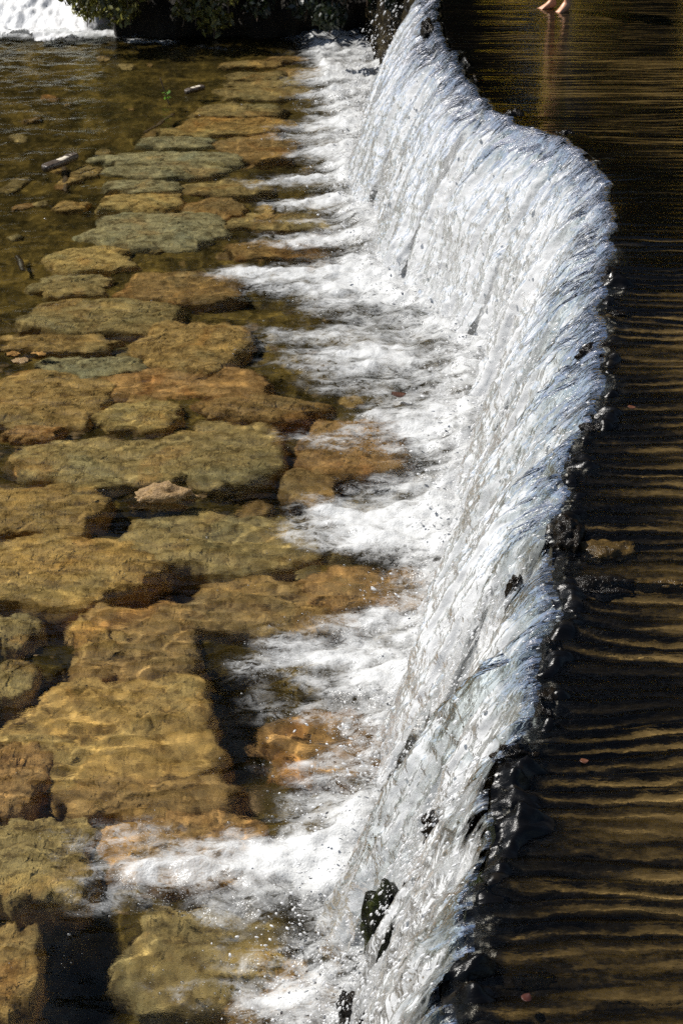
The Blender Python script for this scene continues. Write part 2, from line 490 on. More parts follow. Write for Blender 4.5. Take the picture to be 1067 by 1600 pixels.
for i in range(120):
    px, py = random.uniform(5, 560), random.choice([random.uniform(400, 900), random.uniform(900, 1590), random.uniform(100, 400)])
    w = at(px, py, -.2); zb = float(bed_z(w.x, w.y))
    if zb < -.42: continue
    r = random.uniform(.045, .13)
    key = i % 8
    if key not in PROTO:
        o = stone(px, py, 20, 12, OCH, 'small brown rubble stone wedged between the slabs on the pool bed', ztop=-.2, power=2.2, name='rubble_stone', group='rubble stones between the slabs')
        PROTO[key] = (o.data, max(v.co.x for v in o.data.vertices))
    else:
        o = bpy.data.objects.new('rubble_stone', PROTO[key][0]); COL.objects.link(o)
        tag(o, 'small brown rubble stone wedged between the slabs on the pool bed', 'stone', 'rubble stones between the slabs')
        if CAUSTICS: o.cycles.is_caustics_receiver = True
    k = r / PROTO[key][1]
    o.scale = (k, k, k * .8); o.rotation_euler = (random.uniform(-.2, .2), random.uniform(-.2, .2), random.uniform(-.6, .6))
    o.location = (w.x, w.y, min(-.07, zb + r * .55))
    c0 = random.choice((OCH, BRN, ORG, OLV, GLD)); v = random.uniform(.6, 1.1); o.color = (c0[0] * v, c0[1] * v, c0[2] * v, 1)
# ------------------------------------------------------------------ upper shelf (weir crown) and its water
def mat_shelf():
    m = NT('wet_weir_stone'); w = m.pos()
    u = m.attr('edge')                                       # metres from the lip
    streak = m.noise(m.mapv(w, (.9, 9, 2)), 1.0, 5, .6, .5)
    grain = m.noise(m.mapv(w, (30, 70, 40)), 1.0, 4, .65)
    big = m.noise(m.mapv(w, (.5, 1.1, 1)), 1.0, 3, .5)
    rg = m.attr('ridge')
    k = m.math('ADD', m.math('MULTIPLY', rg, .30), m.math('MULTIPLY', streak, .75))  # stone tone with the ripples' bright and dark bands painted in
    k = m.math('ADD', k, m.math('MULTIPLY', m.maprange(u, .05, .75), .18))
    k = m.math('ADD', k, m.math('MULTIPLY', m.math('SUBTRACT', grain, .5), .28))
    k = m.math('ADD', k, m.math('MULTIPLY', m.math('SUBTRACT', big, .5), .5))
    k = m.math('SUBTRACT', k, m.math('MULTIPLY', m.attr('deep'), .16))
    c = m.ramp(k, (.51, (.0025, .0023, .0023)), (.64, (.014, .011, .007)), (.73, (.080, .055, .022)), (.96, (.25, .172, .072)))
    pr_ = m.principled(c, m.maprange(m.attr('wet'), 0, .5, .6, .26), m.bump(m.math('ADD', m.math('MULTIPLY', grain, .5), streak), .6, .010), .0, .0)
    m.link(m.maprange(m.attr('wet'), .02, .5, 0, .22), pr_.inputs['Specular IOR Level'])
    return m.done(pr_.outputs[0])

def mat_shelf_water():
    m = NT('shelf_water'); w = m.pos()
    n1 = m.noise(m.mapv(w, (6, 30, 12)), 1.0, 3, .6, .3)
    n2 = m.noise(m.mapv(w, (30, 90, 40)), 1.0, 3, .6, .3)
    n3 = m.noise(m.mapv(w, (26, 38, 30)), 1.0, 2, .6, .3)
    nb = m.bump(m.math('ADD', m.math('MULTIPLY', n3, .8), m.math('ADD', m.math('MULTIPLY', n1, .8), m.math('MULTIPLY', n2, .3))), .75, .013)
    bp = nb.node; m.link(m.attr('chop'), bp.inputs['Strength'])
    g = m.n('BsdfGlass'); g.inputs['IOR'].default_value = 1.33; g.inputs['Roughness'].default_value = 0.0
    g.inputs['Color'].default_value = (.95, .93, .86, 1); m.link(nb, g.inputs['Normal'])
    return m.done(g.outputs[0])

def mat_wetrock(name='wet_rock', c0=(.003, .0025, .002), c1=(.012, .008, .004), c2=(.05, .034, .012), lo=.42, hi=.72):
    m = NT(name); p = m.objco()
    a = m.noise(p, 9, 6, .65, .5); f = m.noise(p, 55, 4, .6)
    c = m.ramp(m.math('ADD', m.math('MULTIPLY', a, .7), m.math('MULTIPLY', f, .3)), (lo, c0), ((lo + hi) / 2, c1), (hi, c2))
    return m.done(m.principled(c, .24, m.bump(m.math('ADD', a, m.math('MULTIPLY', f, .35)), .9, .025),   .10, .15).outputs[0])

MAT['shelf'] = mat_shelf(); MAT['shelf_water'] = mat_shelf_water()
MAT['rock'] = mat_wetrock()
MAT['moss_rock'] = mat_wetrock('mossy_rock', (.004, .004, .002), (.015, .019, .004), (.06, .065, .010))
MAT['gold_rock'] = mat_wetrock('golden_wet_rock', (.012, .008, .003), (.075, .046, .014), (.19, .12, .036), .36, .68)
MAT['shade_rock'] = plain('shaded_black_rock', (.006, .0055, .0045), .95, 9, .8, .6)
MAT['wall'] = mat_wetrock('weir_wall_stone', (.008, .007, .006), (.045, .035, .018), (.10, .08, .035))

amp_near = tab([(0, .0006), (120, .0010), (300, .0028), (480, .0075), (700, .011), (1000, .0145), (1600, .016)])
def ridge(x, y):
    """standing ripples that run along the flow, -1..1"""
    ph = y / .092 + 1.0 * pn(x * .7, y * 1.1, 0, 60) + .38 * pn(x * 1.9, y * 3.0, 0, 61) + .16 * pn(x * 5, y * 6, 0, 59)
    r = np.sin(2 * np.pi * ph)
    a = .55 + .95 * pn(x * .8 + 5, y * 3.4, 0, 62)
    return r * np.clip(a, .05, 1.35) + .55 * pn(x * 1.3, y * 15, 0, 63) + .25 * pn(x * 3.5, y * 26, 0, 68)

def shelf_wave(x, y):
    a = amp_near(y)
    z = a * ridge(x, y)
    z = z + .25 * a * pn(x * 5, y * 30, 0, 64) + .0022 * pn(x * 1.6, y * 8, 0, 65)
    return CREST + .035 + z

def lip(y):                                                 # the lip sags and heaves a little
    return .03 * pn(y * 1.4, .5, 0, 66) + .018 * pn(y * 4.7, .5, 0, 67)

def lip_rock(y):                                            # 0..1: where the stone of the lip stands out of the water
    n = .7 * pn(np.asarray(y) * 2.6, 4.4, 0, 73) + .45 * pn(np.asarray(y) * 7.5, 2.2, 0, 74)
    return sstep(.26, .52, n + dry_tab(y))
dry_tab = smooth(tab([(-60, -.2), (60, .05), (190, .02), (260, -.1), (400, .05), (480, .12), (560, .12), (640, .1), (700, .3), (780, .25), (830, .45), (900, .2), (930, -.3), (1000, -.4), (1040, .1), (1130, .25), (1180, .4), (1330, .4), (1450, .4), (1600, .3)]), .06)

ys = perspective_rows(2.4, 24.0, .00105)
uu = np.concatenate([np.linspace(0, .5, 34), np.linspace(.52, 2.2, 66), np.linspace(2.3, 9, 26)])
Y = np.repeat(ys[:, None], len(uu), 1)
CX = crest_x(ys)[:, None]
X = CX + uu[None, :]
U = X - CX
Z = shelf_wave(X, Y) + lip(ys)[:, None] * np.exp(-U / .25)
sw = grid('shelf_water', np.stack([X, Y, Z], -1), MAT['shelf_water'], attrs={'chop': .75 - .65 * sstep(6.5, 12, Y) + .7 * np.exp(-U / .22) * sstep(10, 7, Y)})
sw.cycles.is_caustics_caster = True
tag(sw, kind='structure', label='thin rippled water sliding over the weir crown')
# stone crown under it
ub = np.concatenate([np.linspace(-.02, .5, 40), np.linspace(.52, 2.2, 70), np.linspace(2.3, 9, 24)])
ysb = perspective_rows(2.4, 24.0, .0016)
Y = np.repeat(ysb[:, None], len(ub), 1); CX = crest_x(ysb)[:, None]; X = CX + ub[None, :]; U = X - CX
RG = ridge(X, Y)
PERSON = at(872, 18, CREST + .035)
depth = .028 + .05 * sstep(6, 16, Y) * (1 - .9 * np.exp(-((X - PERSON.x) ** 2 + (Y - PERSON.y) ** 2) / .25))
Zb = CREST + .035 - depth + amp_near(Y) * .15 * RG + lip(ysb)[:, None] * np.exp(-np.maximum(U, 0) / .25)
Zb += .012 * fbm(X * 5, Y * 9, 0, 3, 70) * sstep(0, .2, U + .02) + .006 * fbm(X * 14, Y * 30, 0, 2, 71)
Zb -= .05 * sstep(.06, -.02, U)
LR = lip_rock(ysb)[:, None] * sstep(.17, .02, U + .12 * pn(X * 5, Y * 4, 0, 75)) * np.ones_like(U)
JAG = LR * (.020 + .055 * sstep(-.15, .25, pn(X * 3.2, Y * 8, 0, 76)) + .022 * sstep(0, .15, pn(X * 8, Y * 17, 0, 77)) + .008 * fbm(X * 26, Y * 30, 0, 2, 78))
Zb = np.minimum(Zb, shelf_wave(X, Y) + lip(ysb)[:, None] * np.exp(-np.maximum(U, 0) / .25) - .004 + .010 * (pn(X * 6, Y * 11, 0, 72) > .72))
LEDGE = sstep(yat(400, CREST) + .5, yat(470, CREST), Y) * sstep(.15, .03, U + .07 * pn(X * 7, Y * 6, 0, 79))
Zb = Zb + np.maximum(JAG, LEDGE * (.012 + .045 * sstep(-.25, .25, pn(X * 2.5, Y * 6.5, 0, 85)) + .014 * pn(X * 20, Y * 22, 0, 84)))
LR = np.maximum(LR, LEDGE)
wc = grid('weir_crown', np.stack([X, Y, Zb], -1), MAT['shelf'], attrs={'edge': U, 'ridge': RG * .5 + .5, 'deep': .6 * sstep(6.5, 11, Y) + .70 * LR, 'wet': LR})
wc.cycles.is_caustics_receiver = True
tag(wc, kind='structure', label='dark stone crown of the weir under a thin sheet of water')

# ------------------------------------------------------------------ weir wall
ysw = perspective_rows(2.4, 24.0, .0026)
hh = np.linspace(0, 1, 70)
Y = np.repeat(ysw[:, None], len(hh), 1); H = np.repeat(hh[None, :], len(ysw), 0)
block = .05 * pn(Y * 2.6, H * 4.2, 0, 80) + .035 * np.abs(pn(Y * 6.5, H * 9, 0, 81)) + .015 * fbm(Y * 18, H * 26, 0, 2, 82)
X = crest_x(ysw)[:, None] + .02 - .30 * H ** 1.2 - block * sstep(0, .10, H) * 1.4
Z = CREST - .02 + lip(ysw)[:, None] - H * 2.15
ww = grid('weir_wall', np.stack([X, Y, Z], -1)[:, ::-1], MAT['wall'])
tag(ww, 'rough dark wet stone face of the weir behind the falling water', 'wall')

# ------------------------------------------------------------------ the falling water
def mat_fall():
    m = NT('falling_water'); fl = m.attr('flow', True)
    aer, alp = m.attr('aer'), m.attr('alpha')
    s1 = m.noise(m.mapv(fl, (26, 1.8, 1)), 1.0, 4, .6, .3)
    mot = m.noise(m.mapv(fl, (34, 12, 1)), 1.0, 2, .5, 1.2)
    b = m.noise(m.mapv(fl, (85, 26, 1)), 1.0, 3, .6, .8)
    k = m.math('ADD', m.math('MULTIPLY', m.math('SUBTRACT', s1, .5), .75), m.math('MULTIPLY', m.math('SUBTRACT', mot, .5), .75))
    k = m.math('ADD', k, m.math('MULTIPLY', m.math('SUBTRACT', b, .5), .30))
    white = m.math('ADD', aer, k, clamp=True)
    hgt = m.math('ADD', m.math('MULTIPLY', mot, 1.0), m.math('MULTIPLY', b, .22))
    nb = m.bump(hgt, .55, .020); nd = m.bump(hgt, .16, .010)
    fr = m.fresnel(1.33, nb)
    wc = m.ramp(white, (.0, (.62, .64, .65)), (.5, (.86, .865, .865)), (1, (.97, .97, .965)))
    wt = m.mix(.22, m.bsdf('Diffuse', wc, None, nd), m.bsdf('Translucent', (.92, .93, .93), None, nd))
    gl = m.bsdf('Glossy', (1, 1, 1), .06, nb)
    froth = m.mix(m.math('MULTIPLY', fr, .8), wt, gl)
    clear = m.mix(m.math('ADD', fr, .03), m.bsdf('Transparent', (.90, .93, .93)), m.bsdf('Glossy', (1, 1, 1), .05, nb))
    lw = m.n('LayerWeight'); lw.inputs[0].default_value = .35
    body = m.mix(m.maprange(white, .08, .62), clear, froth)
    body = m.mix(m.maprange(lw.outputs['Facing'], .70, .98, 0, .4), body, m.mix(.55, m.bsdf('Transparent', (.75, .8, .82)), m.bsdf('Glossy', (.95, .97, 1), .08)))
    a = m.math('ADD', alp, m.math('MULTIPLY', m.math('SUBTRACT', s1, .5), 1.15))
    a = m.maprange(m.math('ADD', a, m.math('MULTIPLY', m.math('SUBTRACT', b, .5), .5)), .30, .55)
    return m.done(m.mix(a, m.bsdf('Transparent', (1, 1, 1)), body))
MAT['fall'] = mat_fall()

v_tab = smooth(tab([(-60, 1.35), (60, 1.40), (160, 1.35), (300, 1.42), (420, 1.35), (640, 1.28), (860, 1.22), (960, 1.38), (1010, 1.36), (1060, 1.15), (1200, 1.15), (1400, 1.1), (1800, 1.1)]), .1)
a_tab = smooth(tab([(-60, 1), (640, 1), (700, .95), (800, 1), (820, .40), (890, .38), (905, 1), (1010, 1), (1040, .62), (1120, .66), (1180, .56), (1330, .56), (1420, .52), (1500, .65), (1800, .7)]), .05)
GRAV = 9.81
def curtain(name, y0, y1, vk, alpha, aer0, aer1, seed, rows=210, k=.00125, back=0.0, end=-.06, parent=None, rim=0.0, edge=0.0, yaw0=0.0, lob=1.0, full=0.0):
    """one sheet of falling water between two places of the weir; rim/edge: rounded, glassy, ragged side edges"""
    ys = perspective_rows(y0, y1, k)
    VZ = .55                                                 # the water is already bending down at the lip
    Te = (-VZ + math.sqrt(VZ * VZ + 2 * GRAV * (CREST + .04 - end))) / GRAV
    tt = np.linspace(0, 1, rows) ** .8 * Te
    T = np.repeat(tt[None, :], len(ys), 0); Y0 = np.repeat(ys[:, None], rows, 1); tn = T / Te
    lobes = lob * (.10 * pn(ys * 1.15, seed + .3) + .07 * pn(ys * 2.9, seed + 1.7) + .04 * np.sign(pn(ys * 2.1, seed + 5.1)) * np.abs(pn(ys * 2.1, seed + 5.1)) ** .5)
    v = np.repeat((1.10 * v_tab(ys) * vk * (1 + lobes))[:, None], rows, 1)
    v = v * (1 + .04 * pn(Y0 * 7, T * 2.2, 0, seed + 8) + .02 * pn(Y0 * 19, T * 4, 0, seed + 9))
    ew = np.minimum(ys - y0, y1 - ys)[:, None] + .035 * pn(Y0 * .0 + .3, T * 9 + seed, 0, seed + 50) * tn + .02 * pn(Y0 * 0 + .7, T * 25, 0, seed + 51) * tn
    yaw = yaw0 + .07 * pn(ys * .8, seed + 3.3)[:, None]
    x0 = crest_x(ys)[:, None] - back
    z0 = (shelf_wave(crest_x(ys), ys) + lip(ys))[:, None] - (.02 if back else 0)
    X = x0 - v * T
    mid = .5 * (y0 + y1)
    pinch = -.10 * rim * (Y0 - mid) * np.sin(np.pi * np.clip(tn * 1.2, 0, 1))
    Yp = Y0 + yaw * v * T + pinch + .012 * pn(Y0 * 9, T * 7, 0, seed + 2) * tn
    Z = z0 - (VZ * T * sstep(0, .10, T) + .5 * GRAV * T * T) * (1 + .03 * pn(Y0 * 3, .2, 0, seed + 4))
    L = np.cumsum(np.hypot(np.diff(X, axis=1, prepend=X[:, :1]), np.diff(Z, axis=1, prepend=Z[:, :1])), 1)
    q = Y0 + .07 * pn(Y0 * 1.1, L * 1.2, 0, seed + 12) + .02 * pn(Y0 * 4, L * 4, 0, seed + 13)
    rel = .050 * ridged(q * 2.6, L * .5, 0, seed + 20) + .030 * ridged(q * 7.5, L * 1.0, 0, seed + 21) + .014 * pn(q * 21, L * 2.6, 0, seed + 22) + .008 * pn(q * 52, L * 8, 0, seed + 23)
    veins = .007 * ridged(q * 11 + .5 * pn(q * 5, L * 5, 0, seed + 41), L * 6.5, 0, seed + 40) + .003 * ridged(q * 25, L * 12, 0, seed + 42)
    qw = q + .03 * pn(q * 13, L * 9, 0, seed + 28); lw_ = L + .05 * pn(q * 11, L * 8, 0, seed + 29)
    froth = .010 * pn(qw * 20, lw_ * 9, T * 3, seed + 24) + .006 * pn(qw * 46, lw_ * 24, 0, seed + 25) + .008 * np.maximum(0, pn(qw * 34, lw_ * 10, 0, seed + 27))
    d = (rel - .04) * sstep(0, .30, tn) + veins * sstep(.08, .3, tn) + froth * (.35 * sstep(.2, .5, tn) + .65 * sstep(.6, 1, tn))
    if rim:
        d = d + rim * np.sqrt(np.clip(ew / .16, 0, 1)) * sstep(.02, .3, tn) - rim
    nx, nz = -GRAV * T - VZ, -v
    nl = np.hypot(nx, nz) + 1e-6
    X = X + d * nx / nl; Z = Z - d * nz / nl * .6
    aer = aer0 + (aer1 - aer0) * sstep(.07, .55, tn) - .25 * sstep(.14, .02, tn) + .38 * pn(q * 2.0, L * .8, 0, seed + 30) * (1 - tn * .55) + .34 * (ridged(q * 7.5, L * 1.0, 0, seed + 21) - .45) * (1 - .4 * tn)
    alp = np.maximum(a_tab(ys)[:, None], full) * alpha + .26 * pn(q * 1.7, L * .7, 0, seed + 31) + .25 * sstep(.7, 1, tn)
    if edge:
        alp = alp - .9 * sstep(edge, 0, ew); aer = aer - .55 * sstep(.09, .0, ew) * (1 - .5 * tn)
    alp = alp - (1 - .8 * full) * 1.1 * lip_rock(ys)[:, None] * sstep(.36, .08, tn)
    alp = np.where(tn < -1, np.maximum(alp, .3), alp)
    keep = X < crest_x(ys)[:, None] + .01
    return grid(name, np.stack([X, Yp, Z], -1), MAT['fall'], keep=keep, attrs={'aer': aer, 'alpha': alp, 'flow': np.stack([q + seed, L, 0 * L], -1)}, parent=parent)

wf = curtain('waterfall', 2.6, 17.9, .84, .95, -.12, 1.0, 100)
tag(wf, 'white curtain of water falling over the curved weir', kind='structure')
curtain('inner_curtain', 2.6, 17.7, .60, .95, .1, 1.05, 200, rows=150, k=.0019, back=.03, parent=wf, full=.8)
TONGUES = [  # rows of the photograph on the crest (far, near), throw, clarity
 (-14, 26, 1.0, .0), (38, 92, 1.14, .0), (88, 140, .98, .05), (128, 176, 1.14, .0), (178, 206, .98, .1), (196, 246, 1.10, .0), (238, 300, .92, .05), (285, 372, 1.06, .0),
 (362, 452, 1.16, -.15), (466, 540, 1.02, -.1), (545, 640, 1.22, -.15), (655, 752, 1.0, -.1), (738, 822, 1.18, -.15), (905, 955, .95, -.1), (958, 1050, 1.16, -.32), (1060, 1130, .98, -.2), (1185, 1245, .95, -.15), (1340, 1420, .95, -.1), (1520, 1640, 1.0, -.1)]
for i, (pa, pb, vk, cl) in enumerate(TONGUES):
    curtain('water_tongue', yat(pb, CREST), yat(pa, CREST), vk, 1.05, cl - .10, (.82 if pa < 360 else .72) + cl, 300 + 40 * i, rows=200, k=.00115, parent=wf, rim=.085, edge=.05, yaw0=.03 * math.sin(i * 2.1), lob=.5)

# ------------------------------------------------------------------ foam on the pool
def mat_foam():
    m = NT('foam'); w = m.pos(); D = m.attr('dens')
    st = m.noise(m.mapv(w, (3.2, 5.0, 0)), 1.0, 5, .62, 2.0)
    la = m.noise(m.mapv(w, (10, 14, 0)), 1.0, 4, .62, 2.0)
    cell = m.vor(m.mapv(w, (16, 20, 0)), 1.0)
    bub = m.vor(m.mapv(w, (80, 95, 0)), 1.0)
    lace = m.math('SUBTRACT', 1.0, m.math('MULTIPLY', m.math('ABSOLUTE', m.math('SUBTRACT', la, .5)), 7.0))
    k = m.math('ADD', m.math('MULTIPLY', m.math('SUBTRACT', st, .5), 1.5), m.math('MULTIPLY', m.math('MAXIMUM', lace, 0.0), .32))
    k = m.math('ADD', k, m.math('MULTIPLY', m.math('SUBTRACT', cell, .42), .40))
    k = m.math('ADD', k, m.math('MULTIPLY', m.math('SUBTRACT', la, .5), .8))
    f = m.math('ADD', D, k)
    a = m.math('MULTIPLY', m.maprange(f, .24, 1.75), m.maprange(D, .04, .38))
    spk = m.math('MULTIPLY', m.math('LESS_THAN', bub, .22), m.maprange(m.math('ADD', D, m.math('MULTIPLY', m.math('SUBTRACT', la, .5), 1.4)), .20, .5))
    a = m.math('MAXIMUM', m.math('MULTIPLY', a, .97), m.math('MULTIPLY', spk, .6))
    h = m.math('ADD', m.math('MULTIPLY', m.math('SUBTRACT', 1.0, bub), .5), m.math('ADD', m.math('MULTIPLY', la, 1.2), m.math('MULTIPLY', m.math('SUBTRACT', 1.0, cell), .5)))
    nb = m.bump(h, .34, .014)
    df = m.mix(.25, m.bsdf('Diffuse', (.74, .75, .745), None, nb), m.bsdf('Translucent', (.74, .75, .745), None, nb))
    body = m.mix(m.math('MULTIPLY', m.fresnel(1.33, nb), .9), df, m.bsdf('Glossy', (1, 1, 1), .14, nb))
    return m.done(m.mix(a, m.bsdf('Transparent', (1, 1, 1)), body))
MAT['foam'] = mat_foam()

PLUMES = [  # px, py, half width, half height, strength  (rows of the photograph on the pool level)
 (560,118,70,7,.8), (530,130,80,6,.5), (520,172,70,5,.35), (530,150,75,6,.75), (520,196,95,8,.75), (490,215,85,9,.55), (510,238,70,10,.8), (480,283,95,9,1.0), (540,262,40,10,.6),
 (500,322,95,9,1.0), (470,345,90,5,.3), (500,378,100,12,.95), (440,428,115,13,1.2), (540,440,90,26,1.0), (560,470,90,20,.8), (470,455,110,12,.4), (520,525,110,24,.9), (590,560,110,22,.9), (500,572,95,14,.5),
 (600,600,120,22,.6), (640,650,90,26,.9), (520,690,110,22,.5), (660,690,60,30,.7), (600,815,135,34,1.2), (545,838,100,30,.8), (660,850,60,32,.9), (640,770,90,20,.55), (500,790,60,18,.3),
 (560,1030,120,52,1.05), (600,1075,90,42,1.0), (440,1010,75,34,.45), (410,1085,60,60,.33), (620,985,60,20,.6), (560,975,110,14,.4), (540,1125,100,16,.55), (520,1205,100,22,.55), (545,1265,70,24,.5), (490,1240,60,14,.3),
 (360,1358,180,46,1.05), (460,1352,110,46,1.15), (220,1365,110,46,.55), (300,1300,110,20,.4), (540,1330,70,60,.9), (330,1420,180,22,.35), (430,1480,130,36,.32), (360,1555,170,16,.5), (480,1560,90,40,.6), (440,1510,110,20,.4), (130,1290,80,20,.25),
 (70,52,120,8,1.5), (150,54,60,6,1.2), (235,66,45,4,.8), (330,75,60,4,.3),
]
ys = perspective_rows(3.6, 22.9, .0021)
xs = np.arange(-6.2, 1.5, .0135)
Y, X = np.meshgrid(ys, xs, indexing='ij')
foot = crest_x(ys) - .60 * v_tab(ys) - .10
foot = np.convolve(np.pad(foot, 20, 'edge'), np.ones(41) / 41, 'valid')[:, None]
dist = foot - X
wy = .17 + .14 * pn(ys * 1.6, 9.1)[:, None] + .10 * sstep(7, 9, ys)[:, None]
D = (.75 + .45 * sstep(6.5, 9, ys)[:, None]) * np.exp(-np.maximum(dist, 0) / np.maximum(wy, .05)) + .04
S = 0.0
wx = X + .16 * pn(X * 2, Y * 3, 0, 90) + .10 * pn(X * 5, Y * 6, 0, 88) + .04 * pn(X * 14, Y * 15, 0, 87); wyy = Y + .09 * pn(X * 1.8, Y * 3, 0, 91) + .07 * pn(X * 5, Y * 6, 0, 89) + .03 * pn(X * 14, Y * 15, 0, 86)
for px, py, rw, rh, k in PLUMES:
    c = at(px, py, 0.0); rx = at(px + rw, py, 0).x - c.x; ry = (yat(py - rh, 0) - yat(py + rh, 0)) / 2
    e = ((wx - c.x) / rx) ** 2 + ((wyy - c.y) / ry) ** 2
    S = S + (k if py < 760 or (py < 860 and k > 1) else (1.0 if px < 480 and 1340 < py < 1375 else .84) * k) * np.exp(-e * 1.15)
D = D * .75 + S
D = D * (1 + .45 * pn(X * 2.2, Y * 5, 0, 92) + .35 * pn(X * 6, Y * 10, 0, 98)) - .08
D = np.clip(D, 0, 1.6)
swirl = .030 * pn(X * 4, Y * 6, 0, 93) + .018 * pn(X * 10, Y * 14, 0, 94) + .009 * pn(X * 24, Y * 34, 0, 95) + .005 * pn(X * 55, Y * 70, 0, 96)
Zf = pool_wave(X, Y) + .006 + np.clip(D - .3, 0, 1) * (.03 + swirl * .9) + .06 * np.exp(-np.maximum(dist, 0) / .2) * (1 + .7 * pn(X * 5, Y * 7, 0, 97))
FOAM_YS, FOAM_XS, FOAM_D = ys, xs, D
fo = grid('foam', np.stack([X, Y, Zf], -1), MAT['foam'], keep=(D > .03) & (X < crest_x(ys)[:, None] - .25), attrs={'dens': D})
tag(fo, 'white foam and bubbles spreading from the foot of the falls', 'foam', kind='stuff')
# ------------------------------------------------------------------ rocks of the weir
def at_y(px, py, y):                        # the point of a line of sight at a given distance forward
    d = ray(px, py); k = y / d.y
    return Vector((d.x * k, y, CAM_Z + d.z * k))

def rock(loc, size, mat, label, seed, name='rock', cat='rock', rot=0.0, boxy=.30, rough=1.5, sub=4, group=None):
    bm = bmesh.new(); bmesh.ops.create_icosphere(bm, subdivisions=sub, radius=1)
    V = np.array([v.co[:] for v in bm.verts])
    cube = V / np.abs(V).max(1, keepdims=True)
    V = V * (1 - boxy) + cube * boxy * .85
    n = V / np.linalg.norm(V, axis=1, keepdims=True)
    x, y, z = V.T
    d = rough * (.20 * pn(x * 1.3 + seed, y * 1.3, z * 1.3, 120) + .17 * pn(x * 2.7 + seed, y * 2.7, z * 2.7, 121) - .16 * np.abs(pn(x * 4.1, y * 4.1 + seed, z * 4.1, 122)) + .05 * pn(x * 9, y * 9 + seed, z * 9, 124) + .03 * pn(x * 19, y * 19 + seed, z * 19, 123) + .05)
    V = (V + n * d[:, None]) * np.array(size)
    for v, c in zip(bm.verts, V): v.co = c
    for f in bm.faces: f.smooth = True
    me = bpy.data.meshes.new(name); bm.to_mesh(me); bm.free(); me.materials.append(MAT[mat])
    o = bpy.data.objects.new(name, me); COL.objects.link(o); o.location = loc; o.rotation_euler = (0, 0, rot)
    o.color = (.3, .17, .06, 1)
    tag(o, label, cat, group)
    return o

ROCKS = [  # px, py, level, half sizes, material, label
 (950, 868, 1.50, (.13, .085, .05), 'gold_rock', 'golden wet hump of rock breaking through the sheet of water on the weir crown'),
 (1036, 930, 1.485, (.15, .05, .06), 'gold_rock', 'glinting golden ledge rock beside the black block on the weir crown'),
 (945, 934, 1.475, (.15, .085, .085), 'rock', 'black wet block standing on the weir crown behind the clear chute'),
 (888, 848, 1.50, (.06, .13, .10), 'rock', 'black corner block on the lip of the weir in front of the golden hump'),
 (962, 500, 1.49, (.085, .05, .05), 'rock', 'small black stone on the lip with a reddish stone on top'),
 (934, 556, 1.47, (.10, .055, .07), 'rock', 'black stone jutting out over the fall from the lip'),
 (950, 440, 1.48, (.05, .12, .07), 'rock', 'dark mossy stone on the lip above the jutting one'),
 (935, 676, 1.49, (.10, .04, .05), 'rock', 'low black stone on the lip dripping with a thin trickle'),
 (897, 745, 1.45, (.06, .10, .08), 'rock', 'dark knobbly stone at the lip with a strand of weed hanging down'),
 (862, 1032, 1.47, (.045, .10, .075), 'rock', 'wet brown lip stone beside the smooth clear jet'),
 (855, 1112, 1.47, (.05, .09, .07), 'rock', 'dark lip stone just below the smooth clear jet'),
 (812, 1190, 1.47, (.09, .045, .06), 'rock', 'black stepped lip stone catching warm glints'),
 (792, 1300, 1.40, (.05, .13, .11), 'moss_rock', 'weedy brown lip stone above the splashing rocks'),
 (752, 1420, 1.42, (.05, .10, .10), 'moss_rock', 'mossy lip stone hung with wet weed'),
 (838, 1545, 1.485, (.06, .035, .045), 'gold_rock', 'small golden stone on the weir crown with a red leaf on it'),
 (668, 48, 1.47, (.07, .22, .10), 'rock', 'dark stone showing in the lip at the far end of the falls'),
 (742, 138, 1.45, (.04, .16, .09), 'rock', 'dark stone on the far lip between two streams'),
 (800, 196, 1.45, (.10, .09, .12), 'rock', 'black stone filling a dry notch in the far lip'),
 (880, 222, 1.46, (.10, .07, .09), 'rock', 'dark stone on the far lip beside the bulge of the weir'),
]
for i, (px, py, z, sz, mt, lab) in enumerate(ROCKS):
    rock(at(px, py, z), sz, mt, lab, 3.1 * i + 1, boxy=.08, rough=1.8)
FACE = [  # px, py, distance, half sizes
 (606, 1452, 4.53, (.085, .08, .20), 'moss_rock', 'tall mossy rock with splashing water in the falling water at the bottom'),
 (716, 1288, 4.93, (.14, .10, .08), 'rock', 'black rock poking through the thin falling water below the clear jet'),
 (672, 1412, 4.72, (.10, .10, .12), 'rock', 'grey dark rock veiled by a film of falling water beside the tall mossy rock'),
 (695, 1545, 4.28, (.10, .09, .12), 'moss_rock', 'brown weedy rock in the splash at the bottom edge'),
 (548, 1585, 4.45, (.05, .06, .09), 'rock', 'small dark rock in the spray at the bottom edge under the mossy rock'),
 (805, 945, 5.80, (.035, .05, .14), 'rock', 'dark narrow rock seen in the gap between two jets'),
]
for i, (px, py, d, sz, mt, lab) in enumerate(FACE):
    rock(at_y(px, py, d), sz, mt, lab, 5.7 * i + 70, rot=.4)

